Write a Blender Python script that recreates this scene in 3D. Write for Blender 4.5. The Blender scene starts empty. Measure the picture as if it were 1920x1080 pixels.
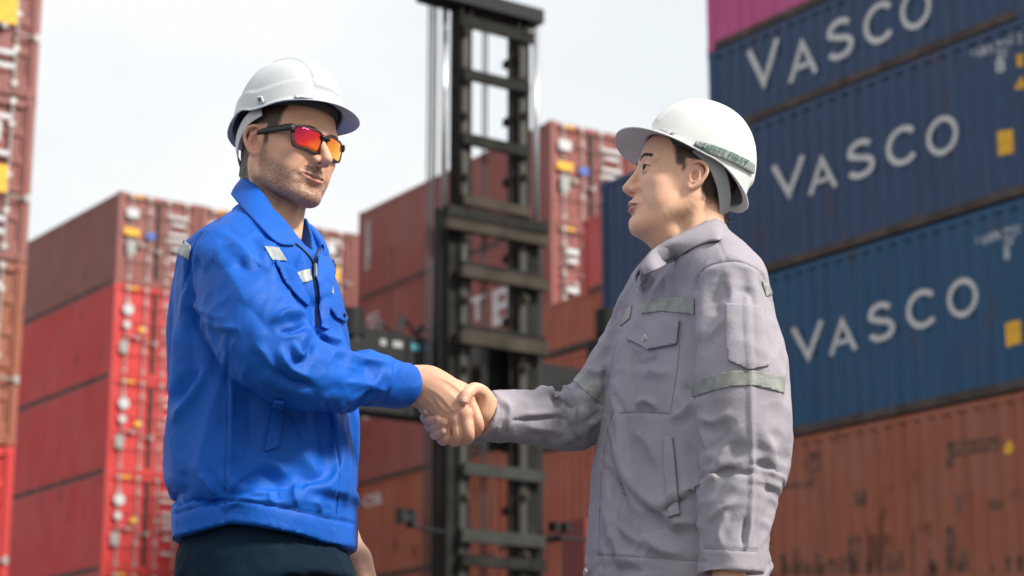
import bpy, bmesh, math, random
import numpy as np
from mathutils import Vector, Matrix
from mathutils.bvhtree import BVHTree
random.seed(7); RNG = np.random.default_rng(7)
sc = bpy.context.scene; COL = sc.collection
# ------------------------------------------------------------------ camera, sky, sun, exposure
FPX, PITCH, HC = 3803.0, math.radians(14.16), 0.45
cd = bpy.data.cameras.new('camera'); cam = bpy.data.objects.new('camera', cd); COL.objects.link(cam)
cam.location = (0, 0, HC); cam.rotation_euler = (math.radians(90) + PITCH, 0, 0)
cd.sensor_width = 36; cd.lens = FPX / 1920 * 36; cd.clip_start = 0.1; cd.clip_end = 3000
cd.dof.use_dof = True; cd.dof.focus_distance = 3.62; cd.dof.aperture_fstop = 5.0
sc.camera = cam
sc.view_settings.view_transform = 'Standard'; sc.view_settings.look = 'None'
sc.view_settings.exposure = 0.60; sc.view_settings.gamma = 1.0; sc.view_settings.use_curve_mapping = False
SUN = Vector((0.66, -0.34, 0.66)).normalized()
wd = bpy.data.worlds.new('World'); sc.world = wd; wd.use_nodes = True
nt = wd.node_tree; nt.nodes.clear()
out = nt.nodes.new('ShaderNodeOutputWorld'); bg = nt.nodes.new('ShaderNodeBackground'); bg.inputs[1].default_value = 0.1
sky = nt.nodes.new('ShaderNodeTexSky'); sky.sky_type = 'NISHITA'; sky.sun_disc = False
sky.sun_elevation = math.asin(SUN.z); sky.sun_rotation = math.atan2(SUN.x, SUN.y)
tc = nt.nodes.new('ShaderNodeTexCoord')
mp = nt.nodes.new('ShaderNodeMapping'); mp.inputs['Scale'].default_value = (1.0, 1.0, 2.2)
nz = nt.nodes.new('ShaderNodeTexNoise'); nz.inputs['Scale'].default_value = 3.2; nz.inputs['Detail'].default_value = 4; nz.inputs['Roughness'].default_value = .5
rp = nt.nodes.new('ShaderNodeValToRGB')
rp.color_ramp.elements[0].position = .40; rp.color_ramp.elements[0].color = (6.0, 6.3, 6.45, 1)
rp.color_ramp.elements[1].position = .60; rp.color_ramp.elements[1].color = (6.9, 6.95, 6.95, 1)
mx = nt.nodes.new('ShaderNodeMix'); mx.data_type = 'RGBA'; mx.inputs[0].default_value = .93
nt.links.new(tc.outputs['Generated'], mp.inputs[0]); nt.links.new(mp.outputs[0], nz.inputs['Vector'])
nt.links.new(nz.outputs['Fac'], rp.inputs[0])
nt.links.new(sky.outputs[0], mx.inputs[6]); nt.links.new(rp.outputs[0], mx.inputs[7])
nt.links.new(mx.outputs[2], bg.inputs[0]); nt.links.new(bg.outputs[0], out.inputs[0])
sl = bpy.data.lights.new('sun', 'SUN'); sl.energy = 3.7; sl.angle = math.radians(10); sl.color = (1.0, .95, .87)
so = bpy.data.objects.new('sun', sl); COL.objects.link(so); so.location = (5, -5, 12)
so.rotation_euler = SUN.to_track_quat('Z', 'Y').to_euler()

# ------------------------------------------------------------------ helpers
CP, SP = math.cos(PITCH), math.sin(PITCH)
def P(px, py, Y):                       # photograph pixel + distance -> world point
    u, v = (px - 960) / FPX, (540 - py) / FPX
    t = Y / (CP - SP * v)
    return Vector((u * t, Y, HC + (SP + CP * v) * t))
def ray(px, py):
    u, v = (px - 960) / FPX, (540 - py) / FPX
    return Vector((u, CP - SP * v, SP + CP * v)).normalized()
def project(V):                         # (n,3) world -> (n,2) pixels
    V = np.asarray(V); X, Y, Z = V[:, 0], V[:, 1], V[:, 2] - HC
    d = CP * Y + SP * Z
    return np.stack([960 + FPX * X / d, 540 - FPX * (-SP * Y + CP * Z) / d], 1)

def tag(o, label=None, cat=None, group=None, kind=None):
    if label: o['label'] = label
    if cat: o['category'] = cat
    if group: o['group'] = group
    if kind: o['kind'] = kind
    return o
def empty(name, loc=(0, 0, 0), rz=0.0):
    o = bpy.data.objects.new(name, None); COL.objects.link(o); o.location = loc; o.rotation_euler = (0, 0, rz); o.empty_display_size = .1
    return o
def link(name, me, parent=None, mat=None):
    o = bpy.data.objects.new(name, me); COL.objects.link(o)
    if mat is not None and len(me.materials) == 0: me.materials.append(mat)
    if parent is not None: o.parent = parent
    return o
def mesh(name, verts, faces, mat=None, smooth=False):
    me = bpy.data.meshes.new(name)
    me.from_pydata([tuple(v) for v in verts], [], [tuple(f) for f in faces])
    if smooth: me.polygons.foreach_set('use_smooth', [True] * len(me.polygons))
    if mat is not None: me.materials.append(mat)
    me.update(); return me
class MB:                               # collects simple solids into one mesh
    def __init__(s): s.v = []; s.f = []
    def box(s, lo, hi):
        n = len(s.v); x0, y0, z0 = lo; x1, y1, z1 = hi
        s.v += [(x0,y0,z0),(x1,y0,z0),(x1,y1,z0),(x0,y1,z0),(x0,y0,z1),(x1,y0,z1),(x1,y1,z1),(x0,y1,z1)]
        s.f += [tuple(n + i for i in q) for q in ((3,2,1,0),(4,5,6,7),(0,1,5,4),(1,2,6,5),(2,3,7,6),(3,0,4,7))]
        return s
    def bar(s, a, b, r, n=8, r2=None):
        a, b = Vector(a), Vector(b); d = (b - a).normalized(); r2 = r if r2 is None else r2
        u = d.orthogonal().normalized(); w = d.cross(u); k = len(s.v)
        for p, rr in ((a, r), (b, r2)):
            for i in range(n):
                t = 2 * math.pi * i / n; s.v.append(tuple(p + rr * (math.cos(t) * u + math.sin(t) * w)))
        s.f += [(k + i, k + (i + 1) % n, k + n + (i + 1) % n, k + n + i) for i in range(n)]
        s.f += [tuple(k + i for i in reversed(range(n))), tuple(k + n + i for i in range(n))]
        return s
    def build(s, name, mat, parent=None, smooth=False):
        return link(name, mesh(name, s.v, s.f, mat, smooth), parent)

# ------------------------------------------------------------------ materials
def mat(name, col, rough=.6, metal=0.0, var=.0, scale=6.0, col2=None, bump=0.0, bscale=60.0, spec=.5, detail=6.0, sheen=0.0, stretch=None, lo=.35, hi=.65, crinkle=0.0):
    m = bpy.data.materials.new(name); m.use_nodes = True; t = m.node_tree; b = t.nodes['Principled BSDF']
    b.inputs['Roughness'].default_value = rough; b.inputs['Metallic'].default_value = metal
    b.inputs['Specular IOR Level'].default_value = spec
    b.inputs['Sheen Weight'].default_value = sheen
    b.inputs['Base Color'].default_value = (*col, 1)
    co = t.nodes.new('ShaderNodeTexCoord'); vec = co.outputs['Object']
    if stretch:
        g = t.nodes.new('ShaderNodeMapping'); g.inputs['Scale'].default_value = stretch; t.links.new(vec, g.inputs[0]); vs = g.outputs[0]
    else: vs = vec
    if var or col2:
        n = t.nodes.new('ShaderNodeTexNoise'); n.inputs['Scale'].default_value = scale; n.inputs['Detail'].default_value = detail; t.links.new(vs, n.inputs['Vector'])
        r = t.nodes.new('ShaderNodeValToRGB'); t.links.new(n.outputs['Fac'], r.inputs[0])
        c2 = col2 or tuple(c * (1 - var) for c in col); c1 = col if col2 else tuple(min(1, c * (1 + var)) for c in col)
        r.color_ramp.elements[0].position = lo; r.color_ramp.elements[0].color = (*c2, 1)
        r.color_ramp.elements[1].position = hi; r.color_ramp.elements[1].color = (*c1, 1)
        t.links.new(r.outputs[0], b.inputs['Base Color'])
    if bump:
        n2 = t.nodes.new('ShaderNodeTexNoise'); n2.inputs['Scale'].default_value = bscale; n2.inputs['Detail'].default_value = 3; t.links.new(vec, n2.inputs['Vector'])
        bp = t.nodes.new('ShaderNodeBump'); bp.inputs['Strength'].default_value = bump; bp.inputs['Distance'].default_value = .01
        t.links.new(n2.outputs['Fac'], bp.inputs['Height']); t.links.new(bp.outputs[0], b.inputs['Normal'])
        if crinkle:                      # small creases of worn cloth
            n3 = t.nodes.new('ShaderNodeTexNoise'); n3.inputs['Scale'].default_value = 16; n3.inputs['Detail'].default_value = 5; n3.inputs['Distortion'].default_value = 1.2; t.links.new(vec, n3.inputs['Vector'])
            b3 = t.nodes.new('ShaderNodeBump'); b3.inputs['Strength'].default_value = crinkle; b3.inputs['Distance'].default_value = .012
            t.links.new(n3.outputs['Fac'], b3.inputs['Height']); t.links.new(b3.outputs[0], bp.inputs['Normal'])
    return m
def paint(name, col, rust=(.10, .035, .018), amount=.35, fade=.25, rough=.5):   # weathered container paint: faded, streaked, a little rust
    m = bpy.data.materials.new(name); m.use_nodes = True; t = m.node_tree; b = t.nodes['Principled BSDF']
    b.inputs['Roughness'].default_value = rough; b.inputs['Specular IOR Level'].default_value = .3
    co = t.nodes.new('ShaderNodeTexCoord'); oi = t.nodes.new('ShaderNodeObjectInfo')
    va = t.nodes.new('ShaderNodeVectorMath'); va.operation = 'ADD'; t.links.new(co.outputs['Object'], va.inputs[0]); t.links.new(oi.outputs['Location'], va.inputs[1])
    def noise(sc_, st, det=5):
        g = t.nodes.new('ShaderNodeMapping'); g.inputs['Scale'].default_value = st; t.links.new(va.outputs[0], g.inputs[0])
        n = t.nodes.new('ShaderNodeTexNoise'); n.inputs['Scale'].default_value = sc_; n.inputs['Detail'].default_value = det; t.links.new(g.outputs[0], n.inputs['Vector'])
        return n.outputs['Fac']
    def mixc(f, a, c):
        k = t.nodes.new('ShaderNodeMix'); k.data_type = 'RGBA'
        t.links.new(f, k.inputs[0])
        for i, q in ((6, a), (7, c)):
            if isinstance(q, tuple): k.inputs[i].default_value = (*q, 1)
            else: t.links.new(q, k.inputs[i])
        return k.outputs[2]
    def ramp(f, lo, hi, top=1.0):
        k = t.nodes.new('ShaderNodeMapRange'); k.inputs[1].default_value = lo; k.inputs[2].default_value = hi; k.inputs[4].default_value = top; t.links.new(f, k.inputs[0]); return k.outputs[0]
    pale = tuple(c * .75 + .12 for c in col); dark = tuple(c * .6 for c in col)
    c = mixc(ramp(noise(.9, (1, 1, .6)), .35, .7, fade), col, pale)
    c = mixc(ramp(noise(5, (1, 1, .12)), .45, .75, .45), c, dark)
    c = mixc(ramp(noise(2.6, (1, 1, .55), 8), .60, .68, amount), c, rust)
    t.links.new(c, b.inputs['Base Color'])
    return m
M = {}
# ------------------------------------------------------------------ ground
M['asphalt'] = mat('asphalt', (.085, .083, .08), .9, var=.3, scale=1.2, bump=.3, bscale=40)
g = mesh('ground', [(-900, -300, 0), (900, -300, 0), (900, 1500, 0), (-900, 1500, 0)], [(0, 1, 2, 3)], M['asphalt'])
tag(link('ground', g), kind='structure')

# ------------------------------------------------------------------ shipping containers
PAL = dict(brown=(.25, .080, .066), maroon=(.25, .068, .058), red=(.54, .038, .036), orange=(.36, .095, .050), rust=(.30, .090, .047), pink=(.50, .075, .235), navy=(.028, .060, .135), blue=(.014, .075, .165), coral=(.55, .075, .07))
for k, c in PAL.items(): M[k] = paint('paint_' + k, c, amount=(.8 if k in ('rust',) else .22 if k in ('navy', 'blue') else .4), fade=(.05 if k in ('navy', 'blue') else .3))
M['steel'] = mat('galvanised_steel', (.42, .40, .38), .45, .3, var=.3, scale=9)
M['dark_seal'] = mat('door_seal', (.02, .018, .018), .8)
M['under'] = mat('container_floor_rail_shade', (.06, .045, .04), .8, var=.4, scale=4)  # dark floor tone; on bottom rails it paints the shade between tiers
M['white_print'] = mat('white_print', (.52, .53, .54), .6, var=.1, scale=5)
M['yellow_print'] = mat('yellow_sticker', (.75, .40, .02), .6, var=.15, scale=8)
M['grey_print'] = mat('grey_plate', (.30, .32, .30), .5)
M['blue_print'] = mat('blue_sticker', (.05, .12, .45), .5)
W = 2.44; PITCHC = .278
def corr(x):                             # depth of the corrugation behind the outer plane at length x
    q = (x / PITCHC) % 1.0
    if q < .26: return .012
    if q < .50: return .012 + .036 * (q - .26) / .24
    if q < .76: return .048
    return .048 - .036 * (q - .76) / .24
def breaks(x0, x1):
    r = [x0]
    i = math.floor(x0 / PITCHC) - 1
    while i * PITCHC < x1 + 1:
        for q in (0, .26, .5, .76):
            x = (i + q) * PITCHC
            if x0 + 1e-4 < x < x1 - 1e-4: r.append(x)
        i += 1
    return sorted(r) + [x1]
MESHES = {}
def cached(key, fn):
    if key not in MESHES: MESHES[key] = fn()
    return MESHES[key]
def side_mesh(L, H, colour, near):
    xs = breaks(.10, L - .10); v = []; f = []
    for x in xs:
        y = -corr(x) if near else -W + corr(x)
        v += [(x, y, .14), (x, y, H - .10)]
    for i in range(len(xs) - 1):
        q = (2*i, 2*i+1, 2*i+3, 2*i+2); f.append(q if near else q[::-1])
    return mesh('side_wall', v, f, M[colour])
def end_mesh(L, H, colour):
    n = 36; v = []; f = []
    for i in range(n + 1):
        y = -.10 - (W - .20) * i / n; x = L - (.012 if (i // 2) % 2 else .05)
        v += [(x, y, .14), (x, y, H - .10)]
    f = [(2*i, 2*i+1, 2*i+3, 2*i+2) for i in range(n)]
    return mesh('end_wall', v, f, M[colour])
def door_mesh(H, colour):                # local: width 1.12 along -y, thickness, five pressed panels
    v = []; f = []; w = 1.11; z0, z1 = .20, H - .16; n = 5; mb = MB()
    hgt = (z1 - z0) / n
    for i in range(n):
        a = z0 + i * hgt
        mb.box((.045, -w, a), (.09, 0, a + hgt * .30)) ; mb.box((.075, -w, a + hgt * .30), (.09, 0, a + hgt))
    mb.box((.04, -.07, z0), (.0449, 0, z1)); mb.box((.04, -w, z0), (.0449, -w + .07, z1))
    return mesh('door', mb.v, mb.f, M[colour])
def rod_mesh(H):
    mb = MB(); mb.bar((.012, 0, .10), (.012, 0, H - .07), .021, 8)
    for z in (.16, .75, 1.35, H - .5, H - .12): mb.box((-.012, -.05, z), (.045, .05, z + .09))
    return mesh('lock_rod', mb.v, mb.f, M['steel'])
def handle_mesh():
    mb = MB(); mb.bar((-.02, .02, 1.05), (-.02, -.36, 1.02), .016, 6); mb.box((-.03, -.37, .98), (.045, -.29, 1.10))
    return mesh('door_handle', mb.v, mb.f, M['steel'])
def box_mesh(name, lo, hi, m): return mesh(name, *(lambda b: (b.v, b.f))(MB().box(lo, hi)), M[m])
def sticker(root_part, kind, y, z, w, h, x=-.034, mname='white_print'):
    key = (kind, w, h, mname)
    def mk():
        if kind == 'round':
            n = 20; mb = MB(); v = [(0, w/2*math.cos(2*math.pi*i/n), h/2*math.sin(2*math.pi*i/n)) for i in range(n)]
            v += [(.003, a, b) for _, a, b in v]
            return mesh('sticker', v, [tuple(reversed(range(n)))] + [(i, (i+1) % n, n+(i+1) % n, n+i) for i in range(n)], M[mname])
        return box_mesh('sticker', (0, -w/2, -h/2), (.003, w/2, h/2), mname)
    o = link('sticker', cached(key, mk), root_part); o.location = (x, y, z); return o
PART_CACHE = {}
def container(name_colour, loc, rz, L, H, label, group, doors=True, marks=0, detail=True):
    root = empty('shipping_container', loc, rz); tag(root, label, 'container', group)
    c = name_colour; K = (c, L, H)
    def part(nm, fn, mname=None, parent=root, key=None):
        return link(nm, cached((nm, key or K), fn), parent)
    part('side_wall', lambda: side_mesh(L, H, c, True), key=K + (1,)); part('side_wall', lambda: side_mesh(L, H, c, False), key=K + (0,))
    part('end_wall', lambda: end_mesh(L, H, c))
    part('roof', lambda: box_mesh('roof', (.06, -W + .06, H - .06), (L - .06, -.06, H - .02), c))
    part('floor', lambda: box_mesh('floor', (.06, -W + .06, .10), (L - .06, -.06, .13), 'under'))
    for s in (0, 1):
        y0, y1 = ((-.062, -.012), (-W + .012, -W + .062))[s]
        part('top_rail', lambda: box_mesh('top_rail', (.12, y0, H - .10), (L - .12, y1, H - .012), c), key=K + ('t', s))
        part('bottom_rail', lambda: box_mesh('bottom_rail', (.12, y0, .012), (L - .12, y1, .14), 'under'), key=K + ('b', s))
    for i, x in enumerate((.0, L - .12)):
        for s in (0, 1):
            y0, y1 = ((-.12, -.002), (-W + .002, -W + .12))[s]
            part('corner_post', lambda: box_mesh('corner_post', (x + .002, y0, .118), (x + .118, y1, H - .118), c), key=K + ('p', i, s))
            for z in (0, H - .118):
                def cast():
                    xx0, xx1 = (x - .004, x + .17) if i == 0 else (x - .05, x + .124)
                    yy0, yy1 = ((-.162, .004), (-W - .004, -W + .162))[s]
                    mb = MB().box((xx0, yy0, z), (xx1, yy1, z + .1178))
                    return mesh('corner_casting', mb.v, mb.f, M['steel'] if False else M[c])
                part('corner_casting', cast, key=K + ('c', i, s, z))
    part('door_header', lambda: box_mesh('door_header', (.02, -W + .12, H - .15), (.10, -.12, H - .014), c), key=K)
    part('door_sill', lambda: box_mesh('door_sill', (.02, -W + .12, .012), (.10, -.12, .19), c), key=K)
    leaves = []
    for s in (0, 1):
        d = part('door', lambda: door_mesh(H, c), key=('door', c, H)); d.location = (0, -.105 - s * 1.118, 0); leaves.append(d)
        if detail:
            for y in (-.28, -.83):
                r = link('lock_rod', cached(('rod', H), lambda: rod_mesh(H)), d); r.location = (0, y, 0)
                hd = link('door_handle', cached('handle', handle_mesh), d); hd.location = (0, y, 0 if y < -.5 else .12)
    gk = link('door_gasket', cached(('gasket', H), lambda: box_mesh('door_gasket', (.030, -1.285, .20), (.0395, -1.155, H - .16), 'dark_seal')), root)
    d0, d1 = leaves
    q = H / 2.6
    if marks == 1:      # red ones: round white badge, small badge, orange dot, plate; rows of print on the other leaf
        sticker(d0, 'round', -.30, 1.90*q, .31, .31); sticker(d0, 'round', -.28, 1.47*q, .21, .21); sticker(d0, 'round', -.72, 1.38*q, .17, .17, mname='yellow_print')
        sticker(d0, 'rect', -.22, .85*q, .24, .34, mname='grey_print')
        for z, w in ((2.15, .42), (1.95, .46), (1.62, .36), (1.45, .4), (1.28, .34), (.95, .25), (.55, .34)): sticker(d1, 'rect', -.60, z*q, w, .075)
    elif marks == 2:    # brown ones
        sticker(d0, 'rect', -.30, 2.02*q, .36, .26); sticker(d0, 'rect', -.30, 1.48*q, .46, .20, mname='yellow_print'); sticker(d0, 'rect', -.86, 1.45*q, .26, .18, mname='blue_print')
        sticker(d0, 'rect', -.30, 1.05*q, .26, .40, mname='grey_print')
        for z, w in ((2.1, .5), (1.9, .4), (1.6, .55), (1.42, .5), (1.2, .36), (.9, .42), (.45, .3)): sticker(d1, 'rect', -.58, z*q, w, .085)
    elif marks == 3:
        for z, w, h in ((1.95, .36, .14), (1.72, .30, .12), (1.0, .34, .14), (.5, .26, .2)): sticker(d0, 'rect', -.5, z*q, w, h)
        sticker(d1, 'rect', -.55, 1.25*q, .5, .45, mname='yellow_print'); sticker(d1, 'rect', -.5, 2.0*q, .3, .34)
        for z in (2.25, 1.66, .62, .42): sticker(d1, 'rect', -.60, z*q, .42, .08)
    # hazard stripe at the door header of the tall units
    if marks:
        o = sticker(root, 'rect', -.55, H - .075, .34, .06, x=.016, mname='yellow_print')
    return root
A125 = math.radians(125.0)
DX = Vector((math.cos(A125), math.sin(A125), 0)); DD = Vector((math.sin(A125), -math.cos(A125), 0))
SH = HC - .7
# left block ------------------------------------------------------------
LT = math.radians(125.63); lo = Vector((-10.771, 53.395, 0)); ld = Vector((math.sin(LT), -math.cos(LT), 0))
ztop = 16.936 + SH
rows = ['brown', 'red', 'red', 'red', 'red', 'maroon']
ordn = ['topmost', 'second', 'third', 'fourth', 'fifth', 'lowest']
for cidx in range(4):
    z = ztop
    for r in range(6):
        h = 2.6 if r < 4 else (ztop - 10.4) / 2
        if r >= 5 and cidx > 0 and False: continue
        z -= h
        col = rows[r] if cidx == 0 else (['brown', 'maroon', 'brown', 'rust', 'rust', 'maroon'][r] if cidx > 1 else ['brown', 'red', 'red', 'red', 'red', 'maroon'][r])
        colname = {'brown': 'brown', 'maroon': 'dark maroon', 'red': 'red', 'rust': 'rusty orange'}[col]
        which = ['in the corner column of the stack at left', 'in the column behind the blue jacket shoulder', 'in the column right behind the sunglasses man chest', 'in the last column beside the big maroon stack'][cidx]
        container(col, lo + ld * (cidx * (W + .06)) + Vector((0, 0, z)), LT, 12.19, h, '%s %s container %s' % (ordn[r], colname, which), 'containers in the left block', marks=(2 if col in ('brown', 'maroon') else 1) if cidx < 2 else 3, detail=True)
# middle block -----------------------------------------------------------
MT = math.radians(123.0); mo = Vector((.94, 46.862, 0)); md = Vector((math.sin(MT), -math.cos(MT), 0))
ztop = 16.747 + SH
mrow = ['maroon', 'maroon', 'maroon', 'rust', 'rust', 'rust']
def flatpatch(parent, pts, m, name='painted_mark', y=.004):
    o = mesh(name, [(a, y, b) for a, b in pts] + [(a, y - .003, b) for a, b in pts], [tuple(range(len(pts)))] + [(i, (i+1) % len(pts), len(pts) + (i+1) % len(pts), len(pts) + i) for i in range(len(pts))], M[m])
    return link(name, o, parent)
mids = {}
for cidx in range(2):
    z = ztop
    for r in range(6):
        h = 2.6 if r < 4 else (ztop - 10.4) / 2
        z -= h
        col = mrow[r] if cidx == 0 else ['brown', 'brown', 'rust', 'rust', 'rust', 'rust'][r]
        mids[cidx, r] = container(col, mo + md * (cidx * (W + .06)) + Vector((0, 0, z)), MT, 9.66, h, '%s %s container %s' % (ordn[r], {'maroon': 'dark maroon', 'rust': 'orange brown', 'brown': 'brown'}[col], ['in the corner column of the stack behind the lift mast', 'in the right hand column beside the lift mast top'][cidx]), 'containers in the middle block', marks=3 if (cidx, r) != (0, 0) else 2)
def arc(cx, cy, rx, ry, a0, a1, n=22): return [(cx + rx * math.cos(math.radians(a0 + (a1 - a0) * i / n)), cy + ry * math.sin(math.radians(a0 + (a1 - a0) * i / n))) for i in range(n + 1)]
GLYPH = {'V': [[(.0, 1.0), (.42, .04), (.84, 1.0)]], 'A': [[(.0, .0), (.42, .96), (.84, .0)], [(.235, .33), (.605, .33)]],
         'O': [arc(.5, .5, .43, .42, 90, 450, 40)], 'C': [arc(.5, .5, .41, .42, 42, 318, 34)],
         'S': [arc(.40, .705, .29, .215, 28, 200, 16) + arc(.40, .295, .32, .215, 96, -160, 24)[1:]]}
def stroke_strip(bm, pts, w):
    "a stroke of constant width along a polyline, mitred, ends square to the letter"
    p = [Vector((x, y, 0)) for x, y in pts]; closed = (p[0] - p[-1]).length < 1e-6; n = len(p); L = []
    for i in range(n):
        a = p[i - 1] if i else (p[-2] if closed else p[0]); b = p[(i + 1)] if i < n - 1 else (p[1] if closed else p[-1])
        d0 = (p[i] - a).normalized() if (p[i] - a).length > 0 else (b - p[i]).normalized(); d1 = (b - p[i]).normalized() if (b - p[i]).length > 0 else d0
        t = (d0 + d1).normalized() if (d0 + d1).length > 1e-4 else d0; nn = Vector((-t.y, t.x, 0)); m_ = max(.42, nn.dot(Vector((-d0.y, d0.x, 0))))
        L.append((bm.verts.new(p[i] + nn * w / 2 / m_), bm.verts.new(p[i] - nn * w / 2 / m_)))
    for (a, b), (c, d) in zip(L[:-1], L[1:]): bm.faces.new((a, b, d, c))
def letters(parent, text, xc, zc, hgt, wid, m='white_print', conform=True, name='lettering', mirror=1):
    bm = bmesh.new()
    if text in GLYPH:
        for st in GLYPH[text]: stroke_strip(bm, st, .145)
    else:
        cu = bpy.data.curves.new('txt', 'FONT'); cu.body = text; cu.align_x = 'CENTER'; cu.align_y = 'BOTTOM_BASELINE'; cu.resolution_u = 6; cu.offset = .02
        to = bpy.data.objects.new('txt', cu); COL.objects.link(to)
        me = bpy.data.meshes.new_from_object(to.evaluated_get(bpy.context.evaluated_depsgraph_get()))
        bpy.data.objects.remove(to); bpy.data.curves.remove(cu); bm.from_mesh(me); bpy.data.meshes.remove(me)
    xs = [v.co.x for v in bm.verts]; ys = [v.co.y for v in bm.verts]
    sx = wid / (max(xs) - min(xs)); sy = hgt / (max(ys) - min(ys)); mx_ = (max(xs) + min(xs)) / 2; mny = min(ys)
    for v in bm.verts: v.co = (xc - (v.co.x - mx_) * sx, 0, zc - hgt / 2 + (v.co.y - mny) * sy)
    if conform and text not in GLYPH:
        a = min(v.co.x for v in bm.verts); b = max(v.co.x for v in bm.verts)
        for x in breaks(a, b)[1:-1]:
            bmesh.ops.bisect_plane(bm, geom=bm.verts[:] + bm.edges[:] + bm.faces[:], plane_co=(x, 0, 0), plane_no=(1, 0, 0))
        for v in bm.verts: v.co.y = -corr(v.co.x) + .004
    else:
        for v in bm.verts: v.co.y = -.006
    o = bpy.data.meshes.new(name); bm.normal_update(); bm.to_mesh(o); bm.free(); o.materials.append(M[m])
    return link(name, o, parent)
# blurred print on the long maroon walls
def mwall(px, py):                       # pixel -> (distance from the near corner, z) on the middle block's long wall
    n = Vector((-math.sin(MT), math.cos(MT), 0)); d = ray(px, py); c0 = Vector((0, 0, HC)); q = c0 + d * ((mo - c0).dot(n) / d.dot(n))
    return (q - mo).dot(Vector((math.cos(MT), math.sin(MT), 0))), q.z
def mtext(r, ch, px, py, pw, ph):
    x, z = mwall(px, py); xa = mwall(px - pw / 2, py)[0]; xb = mwall(px + pw / 2, py)[0]; za = mwall(px, py + ph / 2)[1]; zb = mwall(px, py - ph / 2)[1]
    b = mids[0, r]; letters(b, ch, x, z - b.location.z, zb - za, abs(xb - xa))
for ch, px, py, pw, ph in (('T', 893, 578, 36, 46), ('B', 942, 572, 44, 68), ('D', 822, 590, 18, 40), ('S', 700, 600, 26, 26)): mtext(1, ch, px, py, pw, ph)
letters(mids[0, 0], 'CRAI', 9.2, 1.55, 1.5, .30); letters(mids[0, 2], 'CSL', 8.7, 2.0, .40, 1.2); letters(mids[0, 3], 'CSL', 8.6, 2.15, .3, 1.1); letters(mids[0, 4], '40 G1', 9.2, 1.5, 1.4, .3)
# right block ---------------------------------------------------------------
RT = math.radians(125.1); rd = Vector((math.cos(RT), math.sin(RT), 0)); rO = Vector((3.174, 30.966, 0))
def rwall(px, py):                       # point of the right block's long wall under a pixel -> (distance along from the far top corner towards us, z)
    n = Vector((-math.sin(RT), math.cos(RT), 0)); d = ray(px, py); c0 = Vector((0, 0, HC))
    k = (rO - c0).dot(n) / d.dot(n); q = c0 + d * k
    return -(q - rO).dot(rd), q.z
z0, z1, z2, z3 = 12.43 + SH, 10.976 + SH, 8.502 + SH, 5.902 + SH
NEAR = 6.55
def rbox(col, z, h, far, label, near=NEAR):
    return container(col, rO - rd * near + Vector((0, 0, z)), RT, near - far, h, label, 'containers in the right block', marks=0, detail=False), near
pink, _ = rbox('pink', z0 + .01, 2.6, 0, 'pink container on the very top of the blue stack')
va1, _ = rbox('navy', z1, z0 - z1, 0, 'low navy blue container lettered VASCO right under the pink one')
va2, _ = rbox('navy', z2, z1 - z2 - .01, -2.88, 'long navy blue container with VASCO lettering, middle of three')
va3, _ = rbox('blue', z3, z2 - z3 - .03, -2.9, 'brighter blue container with VASCO lettering above the rusty orange one')
rus, _ = rbox('rust', z3 / 2, z3 / 2 - .02, -2.9, 'rusty orange container with dark patches under the blue VASCO containers')
ru2, _ = rbox('rust', 0, z3 / 2 - .01, -2.9, 'rusty container at the bottom of the blue stack')
VZ = {1: z1, 2: z2, 3: z3}
for box, zb, pos in ((va1, z1, [(1431, 125, 62, 88), (1504, 108, 56, 80), (1575, 72, 50, 78), (1645, 44, 54, 78), (1716, 16, 58, 78)]),
                 (va2, z2, [(1478, 337, 64, 76), (1541, 324, 56, 72), (1614, 297, 52, 74), (1688, 274, 56, 74), (1766, 254, 60, 74)]),
                 (va3, z3, [(1514, 643, 62, 74), (1579, 627, 54, 72), (1652, 603, 50, 74), (1725, 580, 54, 74), (1804, 558, 58, 74)])):
    for ch, (px, py, pw, ph) in zip('VASCO', pos):
        t, z = rwall(px, py); ta, _ = rwall(px - pw / 2, py); tb, _ = rwall(px + pw / 2, py); _, za = rwall(px, py + ph / 2); _, zb_ = rwall(px, py - ph / 2)
        letters(box, ch, NEAR - t, z - zb, zb_ - za, tb - ta)
    if box is not va1:
        for txt, px, py, pw, ph in ((('V', 1822, 100, 8, 16), ('N', 1832, 98, 10, 18), ('1', 1843, 94, 4, 16), ('N', 1855, 90, 10, 18), ('450', 1876, 78, 20, 8), ('G1', 1876, 92, 18, 9), ('22', 1876, 103, 16, 8), ('U', 1893, 74, 10, 18), ('5', 1909, 70, 10, 20), ('8', 1873, 122, 14, 26)) if box is va2 else
                                    (('V', 1832, 452, 8, 16), ('N', 1843, 449, 10, 18), ('1', 1855, 445, 4, 16), ('N', 1866, 441, 10, 18), ('450', 1889, 430, 20, 8), ('G1', 1889, 443, 18, 9), ('22', 1889, 454, 16, 8), ('U', 1906, 428, 10, 18), ('8', 1885, 474, 14, 26))):
            t, z = rwall(px, py); ta, _ = rwall(px - pw / 2, py); tb, _ = rwall(px + pw / 2, py); _, za = rwall(px, py + ph / 2); _, zb_ = rwall(px, py - ph / 2)
            letters(box, txt, NEAR - t, z - zb, zb_ - za, tb - ta, name='marking')
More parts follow.
